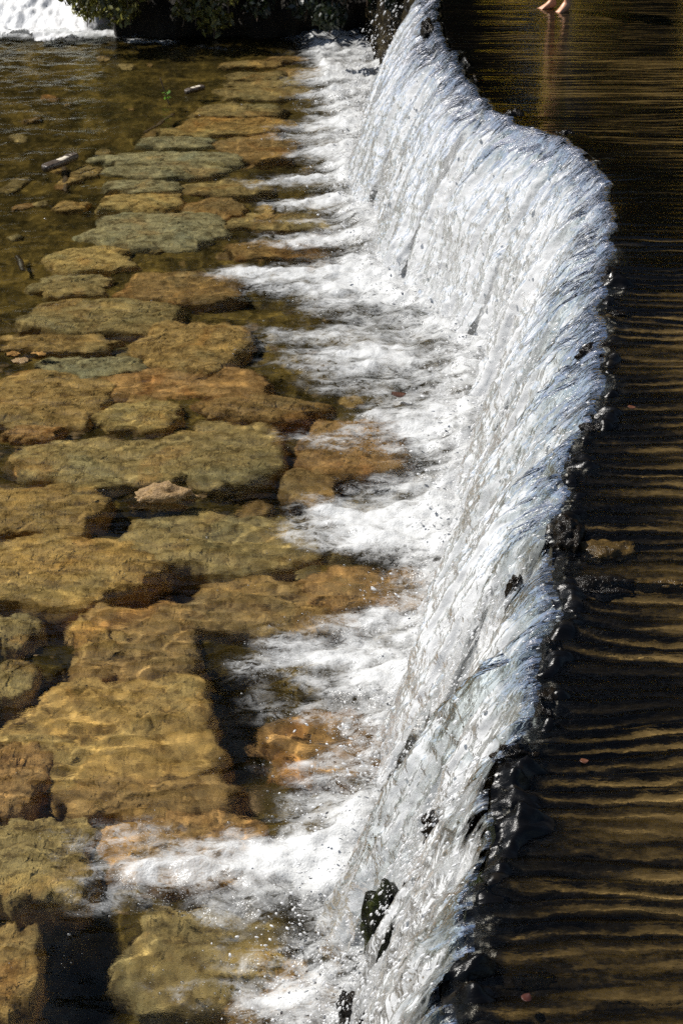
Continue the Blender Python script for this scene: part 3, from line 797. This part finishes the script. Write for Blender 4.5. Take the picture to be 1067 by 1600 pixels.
# dry rock that breaks the pool surface, small stones, pebbles
def mat_dry():
    m = NT('dry_tan_rock'); p = m.objco()
    a = m.noise(p, 14, 5, .6, .4); f = m.noise(p, 70, 4, .6)
    c = m.ramp(a, (.3, (.15, .085, .025)), (.7, (.34, .21, .075)))
    return m.done(m.principled(c, .7, m.bump(m.math('ADD', a, f), .7, .02), .2).outputs[0])
MAT['dry'] = mat_dry()
pr = at(256, 776, .0)
rock(pr + Vector((0, 0, -.03)), (.20, .105, .095), 'dry', 'jagged orange tan rock with its dry top above the pool surface', 211.3, boxy=.15, rough=2.0)
for i, (px, py, sx, lab) in enumerate([(34, 566, .07, 'small pink stone just breaking the surface beside the flat ochre slab'), (22, 556, .06, 'rusty small stone touching the pink stone'), (60, 557, .09, 'flat dark brown stone behind the pink stone')]):
    rock(at(px, py, -.02), (sx, .05, .03), 'dry' if i == 0 else 'stone', lab, 301 + i, name='small_stone', cat='stone')

nb_ = 900
bmv, bmq = [], []
for i in range(nb_):
    x = RNG.uniform(-3.6, .6); y = RNG.uniform(4.4, 13)
    if RNG.random() < .5: x = RNG.uniform(-3.4, -1.3); y = RNG.uniform(8, 11)
    r = .012 + .035 * RNG.random() ** 2
    b = bmesh.new()
    t = np.array([[0, 0, 1], [1, 0, 0], [0, 1, 0], [-1, 0, 0], [0, -1, 0], [.7, .7, .55], [-.7, .7, .55], [-.7, -.7, .55], [.7, -.7, .55]]) * r * np.array([1 + .5 * RNG.random(), 1, .6]) * (1 + .25 * RNG.standard_normal((9, 1)) * .5)
    b.free()
    k0 = len(bmv) * 9
    bmv.append(t + np.array([x, y, float(bed_z(x, y)) + .005]))
    for q in [(0, 1, 5), (0, 5, 2), (0, 2, 6), (0, 6, 3), (0, 3, 7), (0, 7, 4), (0, 4, 8), (0, 8, 1)]: bmq.append([k0 + j for j in q])
MAT['pebble'] = plain('pebble', (.13, .075, .03), .8, 25, .5, .7)
pb = mesh_from('pebbles', np.concatenate(bmv), bmq, MAT['pebble']); tag(pb, 'brown pebbles scattered over the bed of the pool', 'pebbles', kind='stuff')
if CAUSTICS: pb.cycles.is_caustics_receiver = True

# ------------------------------------------------------------------ wood in the pool
MAT['bark'] = plain('wet_bark', (.045, .028, .015), .5, 30, .8, .6, .5)
MAT['cutwood'] = plain('pale_split_wood', (.52, .46, .36), .65, 60, .4, .25)
MAT['twig'] = plain('brown_twig', (.10, .06, .03), .7, 60, .5, .4)
def log_mesh(name, a, b, r, mat, parent=None, seed=0, flat=False, origin=None):
    a, b = Vector(a), Vector(b); ax = (b - a).normalized()
    s = ax.cross(Vector((0, 0, 1))).normalized(); u = s.cross(ax)
    n, m_ = 26, 20; V = []
    for i in range(n):
        t = i / (n - 1); c = a.lerp(b, t) + s * (.25 * r * float(pn(t * 3, seed + .3))) + u * (.2 * r * float(pn(t * 3, seed + 9.3)))
        rr = r * (1 + .16 * float(pn(t * 6, seed + .9)) - .25 * abs(t - .5)) * (1 if 0 < i < n - 1 else .72)
        for j in range(m_):
            w = 2 * math.pi * j / m_
            k = rr * (1 + .12 * float(pn(math.cos(w) * 2 + seed, math.sin(w) * 2, t * 5, 5)))
            h = math.sin(w) * k
            if flat: h = min(h, r * .42)
            V.append(c + s * math.cos(w) * k + u * h)
    q = [[i * m_ + j, i * m_ + (j + 1) % m_, (i + 1) * m_ + (j + 1) % m_, (i + 1) * m_ + j] for i in range(n - 1) for j in range(m_)]
    V.append(a - ax * r * .1); V.append(b + ax * r * .1); na, nbb = len(V) - 2, len(V) - 1
    q += [[na, (j + 1) % m_, j, j] for j in range(0)]
    o = mesh_from(name, [tuple(v - (origin or Vector())) for v in V], q, mat, parent, True, None, None)
    bm = bmesh.new(); bm.from_mesh(o.data)
    bmesh.ops.holes_fill(bm, edges=[e for e in bm.edges if e.is_boundary], sides=0)
    bmesh.ops.delete(bm, geom=[v for v in bm.verts if not v.link_faces], context='VERTS')
    bmesh.ops.recalc_face_normals(bm, faces=bm.faces); bm.to_mesh(o.data); bm.free()
    return o

def driftwood(p0, p1, r, label, seed):
    a, b = at(*p0, .03), at(*p1, .05); c = (a + b) / 2
    root = empty('driftwood_log', c); tag(root, label, 'driftwood')
    log_mesh('trunk', a, b, r, MAT['bark'], root, seed, True, c)
    # the pale split face on top
    ax = (b - a).normalized(); s = ax.cross(Vector((0, 0, 1))).normalized(); u = s.cross(ax)
    V = []
    for i in range(13):
        t = .22 + .6 * i / 12; cc = a.lerp(b, t) - c
        w = r * (.62 + .18 * float(pn(t * 7, seed))) * (1 if 0 < i < 12 else .55)
        hgt = r * .46 + .004 * float(pn(t * 20, seed + 2.2))
        V += [cc + s * w * k + u * (hgt - (.012 if abs(k) == 1 else 0)) for k in (-1, -.8, 0, .8, 1)]
    q = [[i * 5 + j, i * 5 + j + 1, i * 5 + j + 6, i * 5 + j + 5] for i in range(12) for j in range(4)]
    mesh_from('split_face', [tuple(v) for v in V], q, MAT['cutwood'], root)
    return root
driftwood((70, 264), (120, 242), .062, 'dark driftwood log with a pale split face lying in the pool', 3)
driftwood((290, 143), (318, 135), .05, 'short dark wood stump with a pale end above the dark drop-off', 8)
def stick(p0, p1, z, r, name, label, seed, mat='twig'):
    a, b = at(*p0, z), at(*p1, z - .03); c = (a + b) / 2
    o = log_mesh(name, a, b, r, MAT[mat], None, seed, False, c); o.location = c
    tag(o, label, 'stick'); o.cycles.is_caustics_receiver = True
    return o
stick((101, 276), (106, 318), -.16, .032, 'sunken_stick', 'straight sunken stick standing towards the driftwood log', 21)
stick((228, 218), (272, 190), -.10, .030, 'sunken_stick', 'crooked sunken branch along the dark drop-off', 22)
stick((28, 405), (38, 432), -.06, .03, 'sunken_stick', 'short dark sunken stick at the picture edge beside the gravel', 23, 'bark')

# ------------------------------------------------------------------ leaves
def mat_leaf(name, col, tr=.35, var=.5, rough=.5):
    m = NT(name); oi = m.n('ObjectInfo'); p = m.pos()
    n = m.noise(p, 3.0, 3, .6)
    c = m.mixc(m.maprange(n, .3, .7), tuple(x * (1 - var) for x in col), tuple(min(1, x * (1 + var)) for x in col))
    sh = m.mix(tr, m.bsdf('Diffuse', c), m.bsdf('Translucent', c))
    return m.done(m.mix(.05, sh, m.bsdf('Glossy', (1, 1, 1), rough)))
MAT['dead'] = mat_leaf('dead_leaf', (.13, .045, .018)); MAT['redleaf'] = mat_leaf('red_leaf', (.13, .028, .012)); MAT['green'] = mat_leaf('green_leaf', (.07, .11, .02)); MAT['dark'] = mat_leaf('dark_leaf', (.028, .045, .012)); MAT['lime'] = mat_leaf('sunlit_yellow_leaf', (.80, .62, .05), .6, .2); MAT['shade'] = mat_leaf('painted_shade_leaf', (.012, .020, .006))  # shade leaf: the bank's shade put into a near-black leaf colour
def leaf(px, py, z, size, mat, label, ang):
    V, q = [], []
    n = 9
    for i in range(n):
        t = i / (n - 1); w = .36 * math.sin(math.pi * t ** .8) + .01
        for k in (-1, 0, 1): V.append(((t - .5) * size, k * w * size, .12 * size * (t - .5) ** 2 * 2 + abs(k) * .06 * size + .01 * size * math.sin(9 * t)))
    for i in range(n - 1):
        for k in range(2): q.append([i * 3 + k, i * 3 + k + 1, i * 3 + k + 4, i * 3 + k + 3])
    o = mesh_from('leaf', V, q, MAT[mat], loc=at(px, py, z)); o.rotation_euler = (.1, .15, ang)
    so_ = o.modifiers.new('thickness', 'SOLIDIFY'); so_.thickness = .002
    tag(o, label, 'leaf'); return o
leaf(622, 618, .09, .12, 'dead', 'reddish dead leaf caught on the foam at the foot of the falls', .4)
leaf(986, 637, CREST + .05, .045, 'dead', 'orange dead leaf lying on the ripples of the weir crown', .1)
leaf(822, 1560, CREST + .07, .042, 'redleaf', 'red leaf on the small golden stone of the weir crown', 1.1)
leaf(912, 1190, CREST + .05, .035, 'dead', 'small rusty leaf between two dark ripples of the weir crown', .3)

# green sprig on the pool
sp = at(265, 158, .02); sr = empty('water_sprig', sp); tag(sr, 'tiny green sprig with a bare twig poking out of the pool', 'sprig')
log_mesh('twig', sp + Vector((.02, 0, -.12)), sp + Vector((-.10, .05, .26)), .008, MAT['twig'], sr, 4, False, sp)
V, q = [], []
for i in range(16):
    c = np.array([random.uniform(-.05, .05) - .03, random.uniform(-.04, .04), random.uniform(.02, .13)])
    a_ = np.array([random.gauss(0, 1), random.gauss(0, 1), random.gauss(0, .5)]); a_ /= np.linalg.norm(a_)
    b_ = np.cross(a_, [0, .3, 1]); b_ /= np.linalg.norm(b_); k0 = len(V)
    V += list(map(tuple, [c - a_ * .03, c + b_ * .014, c + a_ * .03, c - b_ * .014])); q.append([k0, k0 + 1, k0 + 2, k0 + 3])
mesh_from('foliage', V, q, mat_leaf('sprig_green', (.16, .34, .04)), sr)

# ------------------------------------------------------------------ banks, ground, trees
def mat_earth():
    m = NT('bank_earth'); w = m.pos(); a = m.noise(w, 4, 6, .65); f = m.noise(w, 30, 4, .6)
    c = m.ramp(a, (.35, (.006, .005, .003)), (.7, (.03, .021, .011)))
    return m.done(m.principled(c, .9, m.bump(m.math('ADD', a, f), .9, .05)).outputs[0])
MAT['earth'] = mat_earth()
def mat_ground():
    m = NT('ground_litter'); w = m.pos(); a = m.noise(w, .7, 6, .65)
    return m.done(m.principled(m.ramp(a, (.35, (.02, .03, .01)), (.7, (.07, .06, .025))), .95).outputs[0])
ysg = np.concatenate([[-600, -200, -60, -20, -8], np.arange(0, 40, 1.0), [45, 60, 120, 300, 900]]); xsg = np.concatenate([[-900, -300, -100, -40, -20], np.arange(-14, 22, 1.0), [26, 40, 100, 300, 900]])
Y, X = np.meshgrid(ysg, xsg, indexing='ij')
Zg = np.full(X.shape, -1.6)
Zg = Zg + 3.9 * sstep(33.0, 35.0, Y) + 2.0 * sstep(-14, -17, X) + 3.6 * sstep(14, 17, X)
gr = grid('ground', np.stack([X, Y, Zg + .3 * pn(X * .2, Y * .2, 0, 130)], -1), mat_ground()); tag(gr, kind='structure', label='ground around the stream')
# far bank of the lower pool
xb = np.arange(-9, .98, .05); hb = np.linspace(0, 1, 40)
X, H = np.meshgrid(xb, hb, indexing='ij')
by = 22.75 + .18 * pn(X * .9, .5, 0, 140) + .02 * X
Yb = by + 1.9 * H ** 1.7 - .25 * np.sin(np.pi * np.clip(H * 2, 0, 1)) + .16 * fbm(X * 3, H * 5, 0, 3, 141)
Zb = -.25 + 2.0 * H ** .8 + .08 * pn(X * 2, H * 3, 0, 142)
Yb = np.where(X < -3.1, Yb + 1.6 * sstep(-3.1, -3.5, X), Yb)
bk = grid('river_bank', np.stack([X, Yb, Zb], -1), MAT['earth']); tag(bk, kind='structure', label='dark shaded earth bank across the pool')
xt = np.arange(-16, .8, .5); yt = np.arange(24.4, 36, .5); Y, X = np.meshgrid(yt, xt, indexing='ij')
bt = grid('bank_top', np.stack([X, Y, 1.72 + .15 * pn(X * .6, Y * .6, 0, 143)], -1), mat_ground()); tag(bt, kind='structure', label='leafy ground on top of the far bank')

def leaf_cloud(centers, radii, n, size, squash=1.0, droop=0.0, seed=0):
    g = np.random.default_rng(seed); m_ = n
    idx = g.choice(len(centers), m_, p=np.array(radii) ** 2 / np.sum(np.array(radii) ** 2))
    u = g.standard_normal((m_, 3)); u /= np.linalg.norm(u, axis=1, keepdims=True)
    rr = g.random((m_, 1)) ** .45
    P = np.array(centers)[idx] + u * rr * np.array(radii)[idx][:, None] * np.array([1, 1, squash])
    a = g.standard_normal((m_, 3)); a[:, 2] -= droop; a /= np.linalg.norm(a, axis=1, keepdims=True)
    b = np.cross(a, g.standard_normal((m_, 3))); b /= np.linalg.norm(b, axis=1, keepdims=True)
    s = size * (.6 + .8 * g.random((m_, 1)))
    V = np.stack([P - a * s, P + b * s * .45, P + a * s, P - b * s * .45], 1).reshape(-1, 3)
    return V, np.arange(m_ * 4).reshape(-1, 4)

def tree(loc, h, w, mat, label, seed, n=3200, low=.15, leaf_s=.16, group='trees standing behind the upper water'):
    g = random.Random(seed); root = empty('tree', loc); tag(root, label, 'tree', group)
    V, q = [], []
    def limb(a, b, r0, r1):
        k0 = len(V); a, b = Vector(a), Vector(b); ax = (b - a).normalized(); s = ax.orthogonal().normalized(); u = ax.cross(s)
        for t in range(5):
            c = a.lerp(b, t / 4) + s * g.uniform(-.04, .04) * h * .2; r = r0 + (r1 - r0) * t / 4
            V.extend([tuple(c + (s * math.cos(j * math.pi / 4) + u * math.sin(j * math.pi / 4)) * r) for j in range(8)])
        for t in range(4):
            for j in range(8): q.append([k0 + t * 8 + j, k0 + t * 8 + (j + 1) % 8, k0 + t * 8 + 8 + (j + 1) % 8, k0 + t * 8 + 8 + j])
    limb((0, 0, -.6), (0, 0, h * .55), .028 * h, .015 * h); limb((0, 0, h * .55), (g.uniform(-.3, .3), 0, h * .92), .015 * h, .004 * h)
    cs, rs = [], []
    for i in range(13):
        z = h * (low + (1 - low) * (i + .5) / 13); a = g.uniform(0, 6.28); d = w * g.uniform(.2, .7) * math.sin(math.pi * min(1, (.25 + .75 * (z / h - low) / (1 - low))))
        c = (d * math.cos(a), d * math.sin(a), z)
        limb((0, 0, max(.2, z - .15 * h)), c, .008 * h, .002 * h); cs.append(c); rs.append(w * g.uniform(.32, .55))
    mesh_from('trunk', V, q, MAT['bark'], root)
    LV, LQ = leaf_cloud(cs, rs, n, leaf_s, .75, .3, seed)
    mesh_from('crown', LV, LQ, MAT[mat], root, smooth=False)
    return root
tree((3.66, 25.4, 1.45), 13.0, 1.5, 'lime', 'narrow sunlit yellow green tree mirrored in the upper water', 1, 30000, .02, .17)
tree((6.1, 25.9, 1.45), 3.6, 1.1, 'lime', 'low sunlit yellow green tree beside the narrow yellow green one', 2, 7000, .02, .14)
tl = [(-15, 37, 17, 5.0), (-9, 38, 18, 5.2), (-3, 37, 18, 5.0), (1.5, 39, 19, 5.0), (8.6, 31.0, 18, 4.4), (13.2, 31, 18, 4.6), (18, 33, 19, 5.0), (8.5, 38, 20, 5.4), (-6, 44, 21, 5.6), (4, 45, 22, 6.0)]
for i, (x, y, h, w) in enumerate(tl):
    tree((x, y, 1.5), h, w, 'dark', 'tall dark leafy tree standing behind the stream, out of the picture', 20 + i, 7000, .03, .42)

# bushes that hang over the far bank
def bush(px, y, z, w, n, mat, label, seed, droop=1.2, hgt=.6):
    x = (px - PW / 2) / F * (y * math.cos(PITCH) + (CAM_Z - z) * math.sin(PITCH))
    root = empty('bush', (x, y, z)); tag(root, label, 'bush', 'bushes hanging over the far bank')
    g = random.Random(seed); cs = [(g.uniform(-w, w), g.uniform(-.35, .3), g.uniform(-.25, hgt)) for _ in range(14)]; rs = [g.uniform(.14, .30) for _ in cs]
    LV, LQ = leaf_cloud(cs, rs, n, .055, .8, droop, seed); mesh_from('foliage', LV, LQ, MAT[mat], root, smooth=False)
    V, q = [], []
    for i, c in enumerate(cs):
        k0 = len(V); a, b = Vector((c[0] * .5, .55, hgt + .2)), Vector(c) + Vector((0, -.15, -.2)); s = Vector((1, 0, 0)); u = Vector((0, .6, .6))
        for t in range(5):
            m_ = a.lerp(b, t / 4) + Vector((0, 0, .22 * math.sin(math.pi * t / 4))); r = .014 - .002 * t
            V.extend([tuple(m_ + s * r * cc + u * r * ss) for cc, ss in ((1, 0), (0, 1), (-1, 0), (0, -1))])
        for t in range(4):
            for j in range(4): q.append([k0 + t * 4 + j, k0 + t * 4 + (j + 1) % 4, k0 + t * 4 + 4 + (j + 1) % 4, k0 + t * 4 + 4 + j])
    mesh_from('stem', V, q, MAT['twig'], root)
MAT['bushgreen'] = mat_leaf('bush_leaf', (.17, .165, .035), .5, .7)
bush(240, 22.45, .50, .62, 2400, 'bushgreen', 'bush of olive and brown leaves hanging beside the small cascade', 51)
bush(345, 22.5, .56, .5, 1600, 'bushgreen', 'thin olive bush in the half shade further along the far bank', 52)
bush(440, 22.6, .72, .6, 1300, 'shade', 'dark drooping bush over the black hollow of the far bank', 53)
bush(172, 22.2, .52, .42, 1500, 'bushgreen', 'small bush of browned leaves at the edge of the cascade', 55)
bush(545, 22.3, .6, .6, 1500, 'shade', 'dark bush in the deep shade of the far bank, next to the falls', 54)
bush(572, 20.4, .95, .5, 3000, 'shade', 'added dark low bush standing in for black shade behind the far end of the falls', 57, 1.2, .8)  # bush added to blacken the sunlit gap past the falls
for i, px in enumerate((205, 262, 300, 375, 415, 500)):
    pass
# small cascade at the far side of the pool
xs = np.linspace(-6.4, -3.0, 300); tt = np.linspace(0, 1, 120); X, T = np.meshgrid(xs, tt, indexing='ij')
Yc = 24.6 - 2.2 * T + .25 * pn(X * 1.1, T * 2, 0, 150) - .35 * sstep(-4.2, -3.3, X) * 0
Zc = .55 * (1 - sstep(.0, .85, T)) ** 1.3 + .07 * pn(X * 2.2, T * 5, 0, 151) + .035 * pn(X * 9, T * 12, 0, 152) + .022 * pn(X * 24, T * 30, 0, 155) * pn(X * 30, T * 36, 0, 153) + .03
Zc = Zc - .9 * sstep(-3.6, -3.05, X) * (1 - T * .6)
al = 1.05 + .5 * pn(X * 3.5, T * 5, 0, 156) * sstep(.3, .9, T) - 1.0 * sstep(.80, 1, T) - 1.1 * sstep(-3.35, -3.02, X)
ca = grid('cascade', np.stack([X, Yc, Zc], -1), MAT['fall'], attrs={'aer': .95 + .2 * pn(X * 3, T * 5, 0, 154), 'alpha': al, 'flow': np.stack([X * .8, T * 2, 0 * T], -1)})
tag(ca, kind='structure', label='small white cascade tumbling into the far side of the pool')

# ------------------------------------------------------------------ the bather whose feet show at the top
MAT['skin'] = plain('skin', (.55, .27, .15), .45, 30, .05, .08)
MAT['shirt'] = plain('yellow_cloth', (.62, .44, .04), .8, 40, .2, .1)
MAT['hair'] = plain('brown_hair', (.05, .03, .015), .6, 90, .8, .4)
def skin_figure(name, pts, edges, mat, parent, lvl=2, root=0):
    me = bpy.data.meshes.new(name); me.from_pydata([p_[:3] for p_ in pts], edges, []); me.materials.append(MAT[mat])
    o = bpy.data.objects.new(name, me); COL.objects.link(o); o.parent = parent
    sk_ = o.modifiers.new('skin', 'SKIN'); sk_.use_smooth_shade = True
    for i, p_ in enumerate(pts):
        r = p_[3]; d = me.skin_vertices[0].data[i]; d.radius = (r, r) if not isinstance(r, tuple) else r; d.use_root = i == root
    sb = o.modifiers.new('subdivision', 'SUBSURF'); sb.levels = lvl; sb.render_levels = lvl
    return o
# local frame: the person faces -x; feet on the stone at z = 0
base = at(872, 18, CREST + .012)
pe = empty('person', base); tag(pe, 'bare feet and shins of a person wading through the upper water', 'person')
def leg(fx, fy, toe, hipy, k):
    tx, ty = toe
    return [(.0, hipy, .84, .085), (fx * .5 + .01, hipy * .8 + fy * .3, .62, .072), (fx * .8 - .01, fy * .9, .44, .053), (fx + .015, fy, .30, .050), (fx + .02, fy, .14, .033), (fx + .01, fy, .065, .034)]
pts = [(.02, 0, .92, .115), (.01, 0, 1.05, .10), (.0, 0, 1.20, .115), (.0, 0, 1.30, .07), (-.01, 0, 1.38, .048), (-.025, 0, 1.47, .078), (-.03, 0, 1.56, .085), (-.025, 0, 1.62, .05)]
edges = [(i, i + 1) for i in range(7)]
def chain(lst, start):
    k = len(pts); pts.extend(lst); edges.append((start, k)); edges.extend([(k + i, k + i + 1) for i in range(len(lst) - 1)]); return k + len(lst) - 1
FEET = [(-.075, .06, (-1, -.35), .07), (.055, -.07, (-.75, -.66), -.07)]
for i, (fx, fy, toe, hy_) in enumerate(FEET):
    e = chain(leg(fx, fy, toe, hy_, i), 0)
    t = Vector((toe[0], toe[1], 0)).normalized(); c = Vector((fx + .01, fy, 0)); n_ = Vector((-t.y, t.x, 0))
    def f(d, s, z): w = c + t * d + n_ * s; return (w.x, w.y, z)
    heel = chain([(*f(-.035, 0, .032), .030)], e)
    ball = chain([(*f(.05, 0, .045), .034), (*f(.105, 0, .026), .034)], e)
    for j in range(5):
        s = (-.030 + .0145 * j) * (1 if i == 0 else -1); ln = (.062, .060, .055, .048, .040)[j]; r = (.0125, .0095, .009, .0085, .008)[j]
        chain([(*f(.125, s * .9, .018), r), (*f(.105 + ln, s * 1.15, .011), r * .9)], ball)
for sgn in (1, -1):
    hnd = chain([(.0, sgn * .16, 1.25, .045), (.03, sgn * .21, 1.05, .036), (-.04, sgn * .23, .86, .026), (-.06, sgn * .23, .80, .028)], 2)
    for j in range(4): chain([(-.085 + .018 * j, sgn * .235, .75, .009), (-.09 + .02 * j, sgn * .23, .70 + .006 * abs(j - 1.5), .008)], hnd)
    chain([(-.10, sgn * .225, .775, .009), (-.115, sgn * .22, .745, .008)], hnd)
body = skin_figure('body', pts, edges, 'skin', pe)
skin_figure('shirt', [(.02, 0, .86, .145), (.01, 0, 1.04, .135), (.0, 0, 1.20, .138), (.0, 0, 1.29, .10), (.0, .16, 1.25, .068), (.02, .20, 1.10, .06), (.0, -.16, 1.25, .068), (.02, -.20, 1.10, .06)], [(0, 1), (1, 2), (2, 3), (2, 4), (4, 5), (2, 6), (6, 7)], 'shirt', pe)
skin_figure('shorts', [(.02, 0, .92, .135), (.0, .075, .80, .105), (-.02, .075, .60, .10), (.0, -.075, .80, .105), (.03, -.085, .60, .10)], [(0, 1), (1, 2), (0, 3), (3, 4)], 'shirt', pe)
skin_figure('hair', [(.015, 0, 1.66, .07), (.05, 0, 1.60, .072), (.055, 0, 1.50, .05)], [(0, 1), (1, 2)], 'hair', pe)

# ------------------------------------------------------------------ drops, bubbles
def drops(name, P, A, r, mat, label, cat):
    """little water drops, each stretched along its own flight"""
    t = np.array([[1, 0, 0], [-1, 0, 0], [0, 1, 0], [0, -1, 0], [0, 0, 1], [0, 0, -1]], float)
    mids = [(0, 2), (0, 3), (1, 2), (1, 3), (0, 4), (0, 5), (1, 4), (1, 5), (2, 4), (2, 5), (3, 4), (3, 5)]
    W = np.concatenate([t, np.array([(t[a] + t[b]) / math.sqrt(2) for a, b in mids])])
    mi = {tuple(sorted(p)): 6 + i for i, p in enumerate(mids)}
    tri = []
    for a, b, c in [(0, 2, 4), (2, 1, 4), (1, 3, 4), (3, 0, 4), (2, 0, 5), (1, 2, 5), (3, 1, 5), (0, 3, 5)]:
        ab, bc, ca_ = mi[tuple(sorted((a, b)))], mi[tuple(sorted((b, c)))], mi[tuple(sorted((c, a)))]
        tri += [(a, ab, ca_), (ab, b, bc), (ca_, bc, c), (ab, bc, ca_)]
    tri = np.array(tri)
    ln = np.linalg.norm(A, axis=1, keepdims=True) + 1e-9; ax = A / ln
    s = np.cross(ax, [.13, .94, .3]); s /= np.linalg.norm(s, axis=1, keepdims=True); u = np.cross(ax, s)
    el = ln
    V = P[:, None, :] + r[:, None, None] * (W[None, :, 0:1] * (ax * el)[:, None, :] + W[None, :, 1:2] * s[:, None, :] + W[None, :, 2:3] * u[:, None, :])
    Q = (np.arange(len(P)) * len(W))[:, None, None] + tri[None]
    o = mesh_from(name, V.reshape(-1, 3), Q.reshape(-1, 3), mat)
    tag(o, label, cat, kind='stuff'); return o
def mat_drop(name, op):
    m = NT(name); fr = m.fresnel(1.33)
    w = m.mix(.5, m.bsdf('Diffuse', (.97, .97, .97)), m.bsdf('Translucent', (.97, .97, .97)))
    b = m.mix(op, m.bsdf('Transparent', (1, 1, 1)), w)
    return m.done(m.mix(m.math('ADD', m.math('MULTIPLY', fr, 1.0 - op * .8), .10), b, m.bsdf('Glossy', (1, 1, 1), .18)))
MAT['drop'] = mat_drop('water_drop', .97); MAT['bubble'] = mat_drop('water_bubble', .05)
def pick_y(n, y0=3.4, y1=19.5):
    return y0 * (y1 / y0) ** RNG.random(n)
n = 11000
y = pick_y(n); T = .52 * RNG.random(n) ** .5
v = 1.1 * v_tab(y) * (1.02 + .10 * RNG.standard_normal(n) + .10 * RNG.random(n))
x = crest_x(y) - v * T; z = CREST + .03 - .5 * T - .5 * GRAV * T * T + .02 * RNG.standard_normal(n)
P = np.stack([x, y + .04 * RNG.standard_normal(n), z], 1); A = np.stack([-v, .25 * RNG.standard_normal(n), -GRAV * T], 1)
A = A / np.linalg.norm(A, axis=1, keepdims=True) * (1.2 + 2.4 * RNG.random((n, 1)))
r1 = .0012 + .0032 * RNG.random(n) ** 4 * (1 + y / 9); P1, A1 = P, A
n = 9000
y = pick_y(n); f0 = crest_x(y) - .56 * v_tab(y)
x = f0 + .16 * RNG.standard_normal(n) - .10; z = .02 + RNG.exponential(.10, n)
P2 = np.stack([x, y, z], 1); A2 = np.stack([-.6 + .6 * RNG.standard_normal(n), .5 * RNG.standard_normal(n), .6 * RNG.standard_normal(n) + .3], 1)
A2 = A2 / np.linalg.norm(A2, axis=1, keepdims=True) * (1 + 1.5 * RNG.random((n, 1))); r2 = .0012 + .0036 * RNG.random(n) ** 4 * (1 + y / 9)
drops('spray', np.concatenate([P1, P2]), np.concatenate([A1, A2]), np.concatenate([r1, r2]), MAT['drop'], 'spray of water drops flying off the falls', 'spray')
n = 22000
y = pick_y(n, 4.6, 20); x = crest_x(y) - .85 - RNG.exponential(.6, n)
iy = np.clip(np.searchsorted(FOAM_YS, y), 0, len(FOAM_YS) - 1); ix = np.clip(np.searchsorted(FOAM_XS, x), 0, len(FOAM_XS) - 1)
kk = RNG.random(n) < np.clip(FOAM_D[iy, ix] * 1.4 + .22 * pn(x * 2.2, y * 3.5, 0, 160) - .04, 0, .8); x, y = x[kk], y[kk]; n = len(x); P = np.stack([x, y, pool_wave(x, y) + .001], 1)
A = np.stack([0 * y + 1.0, 0 * y, 0 * y], 1); r = (.0016 + .0055 * RNG.random(n) ** 5) * (1 + y / 16)
drops('bubbles', P, A, r, MAT['bubble'], 'bubbles drifting on the pool away from the falls', 'bubbles')
